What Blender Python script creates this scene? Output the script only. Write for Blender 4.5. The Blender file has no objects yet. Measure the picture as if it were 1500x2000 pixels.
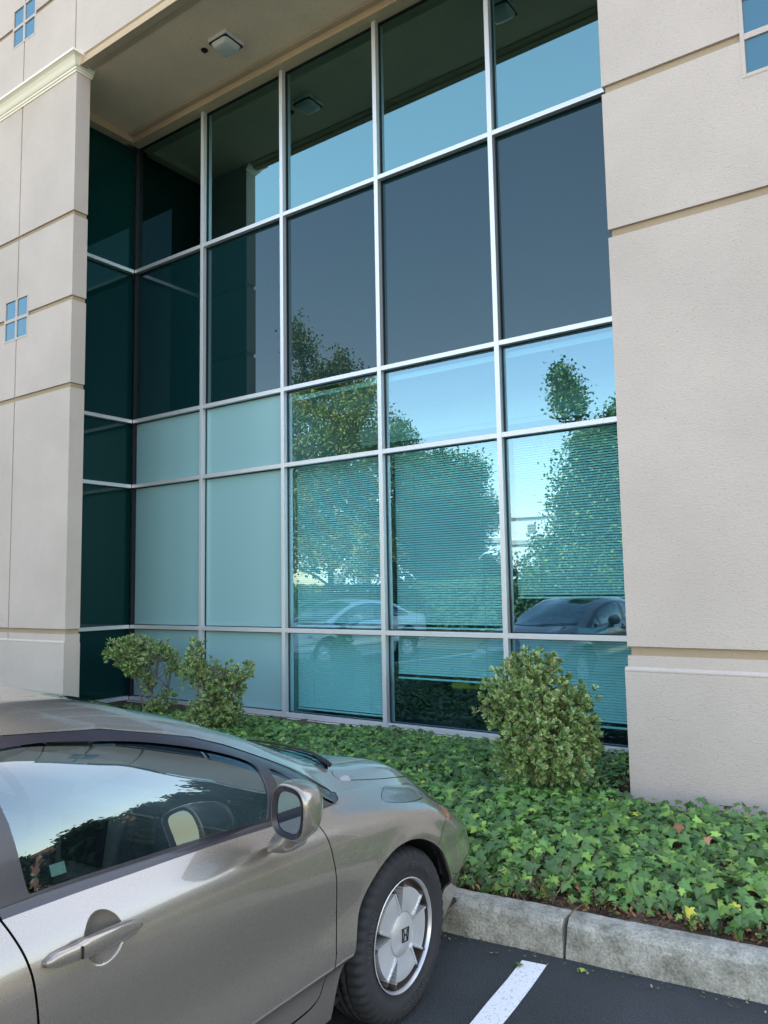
import bpy, math, random
import numpy as np
from mathutils import Vector, Matrix, geometry
R = math.radians
scn = bpy.context.scene
COL = scn.collection
rng = np.random.default_rng(7)

# ------------------------------------------------------------------ camera
CAM_H, CAM_D, FPX = 1.65, 7.136, 1525.2
yaw, pitch, roll = .6156, .0947, -.0175
cy, sy = math.cos(yaw), math.sin(yaw); cp, sp = math.cos(pitch), math.sin(pitch); cr, sr = math.cos(roll), math.sin(roll)
R0 = Vector((cy, sy, 0)); FW = Vector((-sy, cy, 0)); UPZ = Vector((0, 0, 1))
VF = cp*FW + sp*UPZ; U2 = -sp*FW + cp*UPZ
VR = cr*R0 + sr*U2; VU = -sr*R0 + cr*U2
cd = bpy.data.cameras.new('camera'); cam = bpy.data.objects.new('camera', cd); COL.objects.link(cam)
cd.sensor_fit = 'VERTICAL'; cd.sensor_height = 24; cd.lens = FPX/2000*24; cd.clip_end = 900; cd.clip_start = .02
M = Matrix.Identity(4)
for i, v in enumerate((VR, VU, -VF)):
    for j in range(3): M[j][i] = v[j]
M[0][3], M[1][3], M[2][3] = 0, -CAM_D, CAM_H
cam.matrix_world = M
scn.camera = cam

# ------------------------------------------------------------------ light
SUN_EL, SUN_AZ = R(54), R(-8)          # sun stands behind the building
w = bpy.data.worlds.new('World'); scn.world = w; w.use_nodes = True
nt = w.node_tree; nt.nodes.clear()
sky = nt.nodes.new('ShaderNodeTexSky'); sky.sky_type = 'NISHITA'; sky.sun_disc = False
sky.sun_elevation = SUN_EL; sky.sun_rotation = SUN_AZ
sky.air_density = 1.2; sky.dust_density = .8; sky.ozone_density = 1.0
bg = nt.nodes.new('ShaderNodeBackground'); bg.inputs[1].default_value = .15
out = nt.nodes.new('ShaderNodeOutputWorld')
wb = nt.nodes.new('ShaderNodeMix'); wb.data_type = 'RGBA'; wb.blend_type = 'MULTIPLY'; wb.inputs[0].default_value = 1; wb.inputs[7].default_value = (1.20, 1.0, .84, 1)
nt.links.new(sky.outputs[0], wb.inputs[6]); nt.links.new(wb.outputs[2], bg.inputs[0]); nt.links.new(bg.outputs[0], out.inputs[0])
sl = bpy.data.lights.new('sun', 'SUN'); sl.energy = 4.0; sl.angle = R(.53); sl.color = (1, .94, .85)
so = bpy.data.objects.new('sun', sl); COL.objects.link(so)
sd = Vector((math.sin(SUN_AZ)*math.cos(SUN_EL), math.cos(SUN_AZ)*math.cos(SUN_EL), math.sin(SUN_EL)))
so.rotation_euler = sd.to_track_quat('Z', 'Y').to_euler()
so.location = sd*60
scn.view_settings.view_transform = 'Standard'; scn.view_settings.look = 'None'
scn.view_settings.exposure = 2.35; scn.view_settings.gamma = 1
scn.cycles.max_bounces = 10; scn.cycles.transparent_max_bounces = 24; scn.cycles.glossy_bounces = 6
scn.cycles.sample_clamp_indirect = 6
scn.cycles.use_denoising = True

# ------------------------------------------------------------------ materials
def nodemat(name):
    m = bpy.data.materials.new(name); m.use_nodes = True
    return m, m.node_tree, m.node_tree.nodes['Principled BSDF']
def pmat(name, col, rough=.5, metal=0, spec=.5, coat=0, bump=None, vary=None, coatr=.03, emis=None):
    """plain procedural material; bump=(scale,strength,dist), vary=(scale,amount)"""
    m, t, b = nodemat(name)
    b.inputs['Base Color'].default_value = (*col, 1); b.inputs['Roughness'].default_value = rough
    b.inputs['Metallic'].default_value = metal; b.inputs['Specular IOR Level'].default_value = spec
    b.inputs['Coat Weight'].default_value = coat; b.inputs['Coat Roughness'].default_value = coatr
    tc = t.nodes.new('ShaderNodeTexCoord')
    if vary:
        n = t.nodes.new('ShaderNodeTexNoise'); n.inputs['Scale'].default_value = vary[0]; n.inputs['Detail'].default_value = 6
        n.inputs['Roughness'].default_value = .6
        mx = t.nodes.new('ShaderNodeMix'); mx.data_type = 'RGBA'
        lo = tuple(max(0, c*(1-vary[1])) for c in col); hi = tuple(min(1, c*(1+vary[1])) for c in col)
        mx.inputs[6].default_value = (*lo, 1); mx.inputs[7].default_value = (*hi, 1)
        t.links.new(tc.outputs['Object'], n.inputs['Vector']); t.links.new(n.outputs[0], mx.inputs[0]); t.links.new(mx.outputs[2], b.inputs['Base Color'])
    if bump:
        n = t.nodes.new('ShaderNodeTexNoise'); n.inputs['Scale'].default_value = bump[0]; n.inputs['Detail'].default_value = 5
        bp = t.nodes.new('ShaderNodeBump'); bp.inputs['Strength'].default_value = bump[1]; bp.inputs['Distance'].default_value = bump[2]
        t.links.new(tc.outputs['Object'], n.inputs['Vector']); t.links.new(n.outputs[0], bp.inputs['Height']); t.links.new(bp.outputs[0], b.inputs['Normal'])
    return m
def glassmat(name, tint, refl, reflcol=(1, 1, 1), edge=.9, rough=0.0, wob=0):
    """coated pane: see-through tint plus a mirror share that grows towards grazing"""
    m = bpy.data.materials.new(name); m.use_nodes = True; t = m.node_tree; t.nodes.clear()
    tr = t.nodes.new('ShaderNodeBsdfTransparent'); tr.inputs[0].default_value = (*tint, 1)
    gl = t.nodes.new('ShaderNodeBsdfGlossy'); gl.inputs['Color'].default_value = (*reflcol, 1); gl.inputs['Roughness'].default_value = rough
    lw0 = t.nodes.new('ShaderNodeLayerWeight'); lw0.inputs[0].default_value = .5
    lw = t.nodes.new('ShaderNodeMath'); lw.operation = 'POWER'; lw.inputs[1].default_value = 4.5; t.links.new(lw0.outputs['Facing'], lw.inputs[0])
    mr = t.nodes.new('ShaderNodeMapRange'); mr.inputs['From Min'].default_value = 0; mr.inputs['From Max'].default_value = 1
    mr.inputs['To Min'].default_value = refl; mr.inputs['To Max'].default_value = edge
    mx = t.nodes.new('ShaderNodeMixShader'); o = t.nodes.new('ShaderNodeOutputMaterial')
    t.links.new(lw.outputs[0], mr.inputs[0]); t.links.new(mr.outputs[0], mx.inputs[0])
    t.links.new(tr.outputs[0], mx.inputs[1]); t.links.new(gl.outputs[0], mx.inputs[2]); t.links.new(mx.outputs[0], o.inputs[0])
    if wob:
        tc = t.nodes.new('ShaderNodeTexCoord'); n = t.nodes.new('ShaderNodeTexNoise'); n.inputs['Scale'].default_value = .6; n.inputs['Detail'].default_value = 1
        bp = t.nodes.new('ShaderNodeBump'); bp.inputs['Strength'].default_value = wob; bp.inputs['Distance'].default_value = .01
        t.links.new(tc.outputs['Object'], n.inputs['Vector']); t.links.new(n.outputs[0], bp.inputs['Height']); t.links.new(bp.outputs[0], gl.inputs['Normal'])
    return m
def panelglass(name, base, refl, reflcol=(1, 1, 1), edge=.9, rough=0.0):
    """opaque glass: coloured back behind a mirror share"""
    m = glassmat(name, base, refl, reflcol, edge, rough); t = m.node_tree
    tr = [n for n in t.nodes if n.type == 'BSDF_TRANSPARENT'][0]; mx = [n for n in t.nodes if n.type == 'MIX_SHADER'][0]
    df = t.nodes.new('ShaderNodeBsdfDiffuse'); df.inputs[0].default_value = (*base, 1)
    t.links.new(df.outputs[0], mx.inputs[1]); t.nodes.remove(tr)
    return m
def leafmat(name, rough=.45, spec=.4, trans=.25):
    """leaf colour comes from the per-leaf colour attribute"""
    m, t, b = nodemat(name)
    at = t.nodes.new('ShaderNodeAttribute'); at.attribute_name = 'Col'
    t.links.new(at.outputs['Color'], b.inputs['Base Color'])
    b.inputs['Roughness'].default_value = rough; b.inputs['Specular IOR Level'].default_value = spec
    o = [n for n in t.nodes if n.type == 'OUTPUT_MATERIAL'][0]
    tl = t.nodes.new('ShaderNodeBsdfTranslucent'); mx = t.nodes.new('ShaderNodeMixShader'); mx.inputs[0].default_value = trans
    t.links.new(at.outputs['Color'], tl.inputs[0]); t.links.new(b.outputs[0], mx.inputs[1]); t.links.new(tl.outputs[0], mx.inputs[2]); t.links.new(mx.outputs[0], o.inputs[0])
    return m

# ------------------------------------------------------------------ mesh helpers
def mk(name, V, Fc, mat, parent=None, smooth=False, mats=None, mi=None):
    me = bpy.data.meshes.new(name)
    me.from_pydata([tuple(map(float, v)) for v in V], [], [tuple(map(int, f)) for f in Fc])
    me.update()
    o = bpy.data.objects.new(name, me); COL.objects.link(o)
    for m_ in (mats or [mat]): me.materials.append(m_)
    if mi is not None: me.polygons.foreach_set('material_index', np.asarray(mi, dtype=np.int32))
    if smooth: me.polygons.foreach_set('use_smooth', np.ones(len(me.polygons), dtype=bool))
    if parent is not None: o.parent = parent
    return o
def mkfast(name, V, Fc, mat, parent=None, col=None, smooth=False):
    """V (n,3), Fc (m,k) all same k"""
    V = np.asarray(V, dtype=np.float32); Fc = np.asarray(Fc, dtype=np.int32)
    me = bpy.data.meshes.new(name); k = Fc.shape[1]
    me.vertices.add(len(V)); me.vertices.foreach_set('co', V.ravel())
    me.loops.add(Fc.size); me.loops.foreach_set('vertex_index', Fc.ravel())
    me.polygons.add(len(Fc)); me.polygons.foreach_set('loop_start', np.arange(0, Fc.size, k, dtype=np.int32))
    me.update(calc_edges=True)
    if col is not None:
        a = me.color_attributes.new('Col', 'FLOAT_COLOR', 'POINT')
        c4 = np.ones((len(V), 4), dtype=np.float32); c4[:, :3] = col; a.data.foreach_set('color', c4.ravel())
    if smooth: me.polygons.foreach_set('use_smooth', np.ones(len(Fc), dtype=bool))
    me.materials.append(mat)
    o = bpy.data.objects.new(name, me); COL.objects.link(o)
    if parent is not None: o.parent = parent
    return o
class MB:
    def __init__(s): s.V = []; s.F = []
    def add(s, V, F):
        n = len(s.V); s.V += [tuple(v) for v in V]; s.F += [tuple(i+n for i in f) for f in F]
    def box(s, x0, x1, y0, y1, z0, z1, bev=0):
        x0, x1 = min(x0, x1), max(x0, x1); y0, y1 = min(y0, y1), max(y0, y1); z0, z1 = min(z0, z1), max(z0, z1)
        V = [(x, y, z) for x in (x0, x1) for y in (y0, y1) for z in (z0, z1)]
        s.add(V, [(0, 1, 3, 2), (4, 6, 7, 5), (0, 4, 5, 1), (2, 3, 7, 6), (0, 2, 6, 4), (1, 5, 7, 3)])
    def tube(s, pts, r, n=8, closed=False, caps=True):
        pts = [Vector(p) for p in pts]; rings = []
        rr = r if hasattr(r, '__len__') else [r]*len(pts)
        up = Vector((0, 0, 1))
        for i, p in enumerate(pts):
            a = pts[max(i-1, 0)]; b = pts[min(i+1, len(pts)-1)]; d = (b-a).normalized()
            u = d.cross(up) if abs(d.dot(up)) < .97 else d.cross(Vector((1, 0, 0)))
            u.normalize(); v = d.cross(u)
            rings.append([p+(u*math.cos(2*math.pi*k/n)+v*math.sin(2*math.pi*k/n))*rr[i] for k in range(n)])
        V = [q for r_ in rings for q in r_]; F = []
        for i in range(len(rings)-1):
            for k in range(n): F.append((i*n+k, i*n+(k+1) % n, (i+1)*n+(k+1) % n, (i+1)*n+k))
        if caps: F.append(tuple(range(n))[::-1]); F.append(tuple((len(rings)-1)*n+k for k in range(n)))
        s.add(V, F)
    def prism(s, poly, axis, a, b):
        """poly list of 2-d points; axis 'x','y','z' the extrusion axis"""
        def P(q, h): return {'x': (h, q[0], q[1]), 'y': (q[0], h, q[1]), 'z': (q[0], q[1], h)}[axis]
        n = len(poly); V = [P(q, a) for q in poly]+[P(q, b) for q in poly]
        F = [tuple(range(n)), tuple(range(2*n-1, n-1, -1))]+[(i, i+n, (i+1) % n+n, (i+1) % n) for i in range(n)]
        s.add(V, F)
    def build(s, name, mat, parent=None, smooth=False, bevel=0, seg=2):
        o = mk(name, s.V, s.F, mat, parent, smooth)
        import bmesh
        bm = bmesh.new(); bm.from_mesh(o.data); bmesh.ops.recalc_face_normals(bm, faces=bm.faces)
        if bevel:
            bmesh.ops.bevel(bm, geom=[e for e in bm.edges if e.calc_face_angle(0) > .6], offset=bevel, segments=seg, affect='EDGES', profile=.6)
        bm.to_mesh(o.data); bm.free()
        return o
def empty(name, loc=(0, 0, 0), rz=0):
    o = bpy.data.objects.new(name, None); COL.objects.link(o); o.location = loc; o.rotation_euler = (0, 0, rz); o.empty_display_size = .2
    return o
def tag(o, label=None, cat=None, group=None, kind=None):
    if label: o['label'] = label
    if cat: o['category'] = cat
    if group: o['group'] = group
    if kind: o['kind'] = kind
    return o
def reparent_keep(o, p, loc):
    """mesh built in world coordinates -> child of an Empty at loc"""
    o.data.transform(Matrix.Translation(-Vector(loc))); o.parent = p

# ------------------------------------------------------------------ ground, parking lot
m_asphalt, t, b = nodemat('asphalt')
b.inputs['Roughness'].default_value = .88; b.inputs['Specular IOR Level'].default_value = .3
tc = t.nodes.new('ShaderNodeTexCoord')
n1 = t.nodes.new('ShaderNodeTexNoise'); n1.inputs['Scale'].default_value = 190; n1.inputs['Detail'].default_value = 3
n2 = t.nodes.new('ShaderNodeTexNoise'); n2.inputs['Scale'].default_value = 1.3; n2.inputs['Detail'].default_value = 5
cr1 = t.nodes.new('ShaderNodeValToRGB'); cr1.color_ramp.elements[0].position = .3; cr1.color_ramp.elements[0].color = (.020, .026, .030, 1)
cr1.color_ramp.elements[1].position = .75; cr1.color_ramp.elements[1].color = (.095, .100, .100, 1)
mxa = t.nodes.new('ShaderNodeMix'); mxa.data_type = 'RGBA'; mxa.blend_type = 'MULTIPLY'; mxa.inputs[0].default_value = .55
cr2 = t.nodes.new('ShaderNodeValToRGB'); cr2.color_ramp.elements[0].position = .35; cr2.color_ramp.elements[0].color = (.35, .35, .36, 1); cr2.color_ramp.elements[1].position = .7
vo = t.nodes.new('ShaderNodeTexVoronoi'); vo.inputs['Scale'].default_value = 160
bpn = t.nodes.new('ShaderNodeBump'); bpn.inputs['Strength'].default_value = .7; bpn.inputs['Distance'].default_value = .006
for nn in (n1, n2, vo): t.links.new(tc.outputs['Object'], nn.inputs['Vector'])
t.links.new(n1.outputs[0], cr1.inputs[0]); t.links.new(n2.outputs[0], cr2.inputs[0]); t.links.new(cr1.outputs[0], mxa.inputs[6]); t.links.new(cr2.outputs[0], mxa.inputs[7])
t.links.new(mxa.outputs[2], b.inputs['Base Color']); t.links.new(vo.outputs[0], bpn.inputs['Height']); t.links.new(bpn.outputs[0], b.inputs['Normal'])
mb = MB(); mb.add([(-260, -300, 0), (260, -300, 0), (260, 300, 0), (-260, 300, 0)], [(0, 1, 2, 3)])
tag(mb.build('parking_lot', m_asphalt), kind='structure')
m_line, t, b = nodemat('line_paint'); b.inputs['Roughness'].default_value = .6
tc = t.nodes.new('ShaderNodeTexCoord'); n1 = t.nodes.new('ShaderNodeTexNoise'); n1.inputs['Scale'].default_value = 120; n1.inputs['Detail'].default_value = 6
crl = t.nodes.new('ShaderNodeValToRGB'); crl.color_ramp.elements[0].position = .30; crl.color_ramp.elements[0].color = (.3, .31, .32, 1); crl.color_ramp.elements[1].position = .42; crl.color_ramp.elements[1].color = (.80, .80, .80, 1)
t.links.new(tc.outputs['Object'], n1.inputs['Vector']); t.links.new(n1.outputs[0], crl.inputs[0]); t.links.new(crl.outputs[0], b.inputs['Base Color'])
KA = R(5.4)                                  # parking bays and kerb are turned a little from the facade
kx = Vector((math.cos(KA), math.sin(KA), 0)); kn = Vector((-math.sin(KA), math.cos(KA), 0))
K0 = Vector((-1.47, -3.735, 0))              # foot of the kerb face at its joint
def K(a, b_, z=0): return K0 + kx*a + kn*b_ + Vector((0, 0, z))
for i in range(-5, 3):
    a = -.155+i*2.78+(0 if i < 1 else 0)
    mb = MB(); n = 26; L = []; Rr = []
    for k in range(n+1):
        y = -.115-k*(5.2/n); j = rng.normal(0, .0015, 2)
        L.append(tuple(K(a+j[0], y, .004))); Rr.append(tuple(K(a+.112+j[1], y+.008, .004)))
    mb.add(L+Rr, [(k, k+1, n+2+k, n+1+k) for k in range(n)])
    tag(mb.build('parking_line', m_line), kind='structure')

# kerb
m_kerb, t, b = nodemat('kerb_concrete'); b.inputs['Roughness'].default_value = .92
tc = t.nodes.new('ShaderNodeTexCoord'); n1 = t.nodes.new('ShaderNodeTexNoise'); n1.inputs['Scale'].default_value = 8; n1.inputs['Detail'].default_value = 12; n1.inputs['Roughness'].default_value = .72
n2 = t.nodes.new('ShaderNodeTexNoise'); n2.inputs['Scale'].default_value = 90; n2.inputs['Detail'].default_value = 6
c1 = t.nodes.new('ShaderNodeValToRGB'); e = c1.color_ramp.elements; e[0].position = .33; e[0].color = (.15, .145, .11, 1); e[1].position = .66; e[1].color = (.50, .475, .41, 1)
e2 = c1.color_ramp.elements.new(.5); e2.color = (.34, .325, .27, 1)
c2 = t.nodes.new('ShaderNodeValToRGB'); c2.color_ramp.elements[0].position = .3; c2.color_ramp.elements[0].color = (.45, .45, .42, 1); c2.color_ramp.elements[1].position = .6
mx = t.nodes.new('ShaderNodeMix'); mx.data_type = 'RGBA'; mx.blend_type = 'MULTIPLY'; mx.inputs[0].default_value = .7
bpn = t.nodes.new('ShaderNodeBump'); bpn.inputs['Strength'].default_value = .9; bpn.inputs['Distance'].default_value = .006
ad = t.nodes.new('ShaderNodeMath'); ad.operation = 'ADD'
for nn in (n1, n2): t.links.new(tc.outputs['Object'], nn.inputs['Vector'])
t.links.new(n1.outputs[0], c1.inputs[0]); t.links.new(n2.outputs[0], c2.inputs[0]); t.links.new(c1.outputs[0], mx.inputs[6]); t.links.new(c2.outputs[0], mx.inputs[7]); t.links.new(mx.outputs[2], b.inputs['Base Color'])
t.links.new(n1.outputs[0], ad.inputs[0]); t.links.new(n2.outputs[0], ad.inputs[1]); t.links.new(ad.outputs[0], bpn.inputs['Height']); t.links.new(bpn.outputs[0], b.inputs['Normal'])
def kerb_run(a0, a1):
    prof = [(-.012, -.02), (-.006, .03), (0, .10), (.008, .130), (.028, .148), (.06, .152), (.10, .151), (.155, .148), (.163, .13), (.165, -.02)]
    n = max(2, int((a1-a0)/.03)); V = []; F = []
    jit = np.convolve(rng.normal(0, 1, n+9), np.ones(5)/5, 'same')*.0035
    for k in range(n+1):
        a = a0+(a1-a0)*k/n
        for i, (b_, z) in enumerate(prof):
            e_ = .0 if k not in (0, n) else (.006 if i in (2, 3, 4) else 0)
            V.append(tuple(K(a+(e_ if k == 0 else -e_), b_+jit[k]+(rng.normal(0, .0012) if i in (3, 4, 7) else 0)+e_, z+(rng.normal(0, .001) if i in (3, 4, 5) else 0))))
    m = len(prof)
    for k in range(n):
        for i in range(m-1): F.append((k*m+i, (k+1)*m+i, (k+1)*m+i+1, k*m+i+1))
    F.append(tuple(range(m))); F.append(tuple(n*m+i for i in range(m))[::-1])
    return V, F
mb = MB()
for a0, a1 in ((-13, -9.17), (-9.16, -6.11), (-6.1, -3.06), (-3.05, -.005), (.008, 3.05), (3.06, 6.1), (6.11, 9)):
    mb.add(*kerb_run(a0, a1))
o = mb.build('kerb', m_kerb); tag(o, kind='structure')

# soil of the planting bed with its litter
m_soil, t, b = nodemat('soil'); b.inputs['Roughness'].default_value = 1
tc = t.nodes.new('ShaderNodeTexCoord'); n1 = t.nodes.new('ShaderNodeTexNoise'); n1.inputs['Scale'].default_value = 28; n1.inputs['Detail'].default_value = 10; n1.inputs['Roughness'].default_value = .75
c1 = t.nodes.new('ShaderNodeValToRGB'); e = c1.color_ramp.elements; e[0].position = .35; e[0].color = (.022, .013, .009, 1); e[1].position = .7; e[1].color = (.21, .13, .085, 1)
bpn = t.nodes.new('ShaderNodeBump'); bpn.inputs['Strength'].default_value = 1; bpn.inputs['Distance'].default_value = .03
t.links.new(tc.outputs['Object'], n1.inputs['Vector']); t.links.new(n1.outputs[0], c1.inputs[0]); t.links.new(c1.outputs[0], b.inputs['Base Color']); t.links.new(n1.outputs[0], bpn.inputs['Height']); t.links.new(bpn.outputs[0], b.inputs['Normal'])
def soil_z(a, b_):
    return .135-.045*min(1, max(0, (b_-.2)/2.6))+.015*math.sin(a*3.1+b_*2)*math.sin(b_*4.3+1)
NB = 60; NA = 240; V = []; F = []
for i in range(NA+1):
    a = -13+22*i/NA
    for j in range(NB+1):
        b_ = .155+(4.3)*(j/NB)
        p = K(a, b_, soil_z(a, b_)+(rng.normal(0, .006) if 0 < j else 0)); V.append((p.x, min(p.y, .3), p.z))
for i in range(NA):
    for j in range(NB): F.append((i*(NB+1)+j, (i+1)*(NB+1)+j, (i+1)*(NB+1)+j+1, i*(NB+1)+j+1))
tag(mk('planting_bed', V, F, m_soil, smooth=True), kind='structure')
# ------------------------------------------------------------------ office building
GX = [-9.574]+[-8.086+1.5*i for i in range(7)]          # mullion lines
GZ = [.124, 1.133, 3.171, 4.136, 6.428, 8.418]          # transom lines
FY, FB = -1.557, -1.354                                 # wall panel front / back
XE = .05                                                # right end of the building
ZTOP, SOF = 12.6, 8.52
def stucco(name, col, sc=70, st=.5):
    m, t, b = nodemat(name); b.inputs['Roughness'].default_value = .93; b.inputs['Specular IOR Level'].default_value = .2
    tc = t.nodes.new('ShaderNodeTexCoord'); mp = t.nodes.new('ShaderNodeMapping'); mp.inputs['Scale'].default_value = (.55, .55, 1.25)
    n1 = t.nodes.new('ShaderNodeTexNoise'); n1.inputs['Scale'].default_value = sc; n1.inputs['Detail'].default_value = 5
    n1.inputs['Distortion'].default_value = .6
    n2 = t.nodes.new('ShaderNodeTexNoise'); n2.inputs['Scale'].default_value = .7; n2.inputs['Detail'].default_value = 8; n2.inputs['Roughness'].default_value = .62
    n3 = t.nodes.new('ShaderNodeTexNoise'); n3.inputs['Scale'].default_value = 110; n3.inputs['Detail'].default_value = 2
    c = t.nodes.new('ShaderNodeValToRGB'); c.color_ramp.elements[0].position = .25; c.color_ramp.elements[1].position = .75
    c.color_ramp.elements[0].color = (*[x*.84 for x in col], 1); c.color_ramp.elements[1].color = (*[min(1, x*1.05) for x in col], 1)
    c3 = t.nodes.new('ShaderNodeValToRGB'); c3.color_ramp.elements[0].position = .25; c3.color_ramp.elements[0].color = (.78, .76, .73, 1); c3.color_ramp.elements[1].position = .42
    mx = t.nodes.new('ShaderNodeMix'); mx.data_type = 'RGBA'; mx.blend_type = 'MULTIPLY'; mx.inputs[0].default_value = 1
    bp = t.nodes.new('ShaderNodeBump'); bp.inputs['Strength'].default_value = st; bp.inputs['Distance'].default_value = .006
    t.links.new(tc.outputs['Object'], mp.inputs[0])
    t.links.new(mp.outputs[0], n1.inputs['Vector']); t.links.new(tc.outputs['Object'], n2.inputs['Vector']); t.links.new(mp.outputs[0], n3.inputs['Vector'])
    t.links.new(n2.outputs[0], c.inputs[0]); t.links.new(n3.outputs[0], c3.inputs[0]); t.links.new(c.outputs[0], mx.inputs[6]); t.links.new(c3.outputs[0], mx.inputs[7])
    t.links.new(mx.outputs[2], b.inputs['Base Color']); t.links.new(n1.outputs[0], bp.inputs['Height']); t.links.new(bp.outputs[0], b.inputs['Normal'])
    return m
m_wall = stucco('wall_stucco', (.578, .492, .432))
m_groove = stucco('groove_paint', (.40, .31, .21), 70, .2)
m_sof = stucco('soffit_stucco', (.93, .69, .48), 90, .25)
m_lint = stucco('lintel_paint', (.58, .44, .29), 90, .15)
m_trim = pmat('cornice_paint', (.90, .84, .70), .5, spec=.4, vary=(4, .04))
m_alu = pmat('mullion_aluminium', (.72, .72, .74), .42, metal=.55, vary=(2.5, .04))
m_gasket = pmat('gasket_rubber_gap_shade', (.012, .014, .02), .6)
m_tile = panelglass('blue_tile_glass', (.06, .14, .20), .07, (.6, .88, 1))
BO = Vector((-1.0, 0, 0))
bld = empty('office_building', BO)
tag(bld, 'beige stucco office building with a tall recessed teal glass wall between two stucco piers', 'building')
def part(mbx, name, mat, bevel=0, smooth=False, parent=None):
    o = mbx.build(name, mat, None, smooth, bevel); reparent_keep(o, bld, BO)
    if parent is not None: o.parent = parent; 
    return o
GR = .032; GD = .022                                    # groove half height, depth
def wall_front(xa, xb, zlist, xjoints, holes=()):
    """stucco slabs between the grooves, all standing GD proud of the groove bed"""
    m_ = MB(); zs = [zlist[0]]+[z for z in zlist[1:-1]]+[zlist[-1]]
    xs = [xa]+list(xjoints)+[xb]
    for i in range(len(zs)-1):
        z0 = zs[i]+(GR if i else 0); z1 = zs[i+1]-(GR if i < len(zs)-2 else 0)
        for j in range(len(xs)-1):
            x0 = xs[j]+(.012 if j else 0); x1 = xs[j+1]-(.012 if j < len(xs)-2 else 0)
            rects = [(x0, x1, z0, z1)]
            for (hx0, hx1, hz0, hz1) in holes:
                nr = []
                for (a, b_, c, d) in rects:
                    if hx1 <= a or hx0 >= b_ or hz1 <= c or hz0 >= d: nr.append((a, b_, c, d)); continue
                    if hx0 > a: nr.append((a, hx0, c, d))
                    if hx1 < b_: nr.append((hx1, b_, c, d))
                    aa, bb = max(a, hx0), min(b_, hx1)
                    if hz0 > c: nr.append((aa, bb, c, hz0))
                    if hz1 < d: nr.append((aa, bb, hz1, d))
                rects = nr
            for (a, b_, c, d) in rects: m_.box(a, b_, FY, FB, c, d)
    return m_
ZG = [0, 1.163, 4.243, 5.376, 6.504, SOF]
PLX, PRX = -8.737, -1.848
XJ = -10.02
H1 = (-10.335, -9.742, 5.07, 5.665); H2 = (-10.335, -9.742, 9.39, 9.99); H3 = (-.872, -.28, 5.07, 5.665)
# left pier: slabs, groove bed, base course
lw_ = wall_front(-24, PLX, ZG+[], [-21, -18, -15, -12.5, XJ], [H1])
lp = part(lw_, 'wall', m_wall, bevel=0); lp['label'] = 'left stucco pier'
rw_ = wall_front(PRX, XE, ZG, [], [H3])
rp = part(rw_, 'wall', m_wall, bevel=0); rp['label'] = 'right stucco pier'
up_ = MB()
for (x0, x1) in ((-24, -21.012), (-20.988, -18.012), (-17.988, -15.012), (-14.988, -12.512), (-12.488, XJ-.012), (XJ+.012, -8.79), (-8.766, -4.012), (-3.988, XE)):
    for (z0, z1) in ((SOF+.075 if x0 > -9 else SOF+.003, 9.70-GR), (9.70+GR, ZTOP)):
        rects = [(x0, x1, z0, z1)]
        hx0, hx1, hz0, hz1 = H2; nr = []
        for (a, b_, c, d) in rects:
            if hx1 <= a or hx0 >= b_ or hz1 <= c or hz0 >= d: nr.append((a, b_, c, d)); continue
            if hx0 > a: nr.append((a, hx0, c, d))
            if hx1 < b_: nr.append((hx1, b_, c, d))
            aa, bb = max(a, hx0), min(b_, hx1)
            if hz0 > c: nr.append((aa, bb, c, hz0))
            if hz1 < d: nr.append((aa, bb, hz1, d))
        for r_ in nr: up_.box(r_[0], r_[1], FY, FB, r_[2], r_[3])
uw = part(up_, 'wall', m_wall, bevel=0); uw['label'] = 'upper stucco wall over the glass'
gb = MB()
gb.box(-24, PLX-GD, FY+GD, FB-.003, 0, SOF); gb.box(PRX+GD, XE-.01, FY+GD, FB-.003, 0, SOF); gb.box(-24, XE-.01, FY+GD, FB-.003, SOF+.06, ZTOP-.01)
part(gb, 'joint_bed', m_groove)
# lintel band under the upper wall
lb = MB(); lb.prism([(FY+.006, SOF+.075), (FY+.02, SOF+.06), (FY+.006, SOF+.02), (FY+.006, SOF-.045), (FY+.105, SOF-.045), (FY+.115, SOF-.02), (FY+.2, SOF-.02), (FY+.2, SOF+.075)], 'x', PLX+.002, PRX-.002)
part(lb, 'lintel', m_lint)
# base course standing proud, with its sloped top
bs = MB()
def base_course(xa, xb, ret=None):
    bs.box(xa, xb, FY-.018, FY-.001, .0, 1.02); bs.prism([(FY-.018, 1.0205), (FY-.018, 1.035), (FY-.001, 1.055), (FY-.001, 1.0205)], 'x', xa, xb)
base_course(-24, PLX+.012); base_course(PRX-.02, XE)
bs.box(PLX+.001, PLX+.012, FY-.0005, FB, 0, 1.02); bs.box(PRX-.02, PRX-.001, FY-.0005, FB, 0, 1.02)
bc = part(bs, 'base_course', m_wall, bevel=.004)
# building mass behind
mm = MB()
mm.box(-24, -9.9, FB, 24, 0, SOF); mm.box(-.2, XE-.02, FB, 24, 0, SOF); mm.box(-24, XE, FB, 24, SOF+.08, ZTOP-.02); mm.box(-9.9, -.2, 9, 24, 0, SOF+.08)
part(mm, 'wall_mass', m_wall)
# soffit with perimeter trims
sf = MB(); sf.box(-9.9, -.2, FB-.11, .3, SOF, SOF+.05)
part(sf, 'soffit', m_sof)
st = MB(); st.box(-9.574, -.2, -.10, .12, GZ[5]-.02, SOF); st.box(-9.574, -.2, -.17, -.10, SOF-.03, SOF); st.box(-9.70, -9.52, FB, -.10, GZ[5]-.01, SOF)
part(st, 'soffit_trim', m_lint, bevel=.006)
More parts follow.
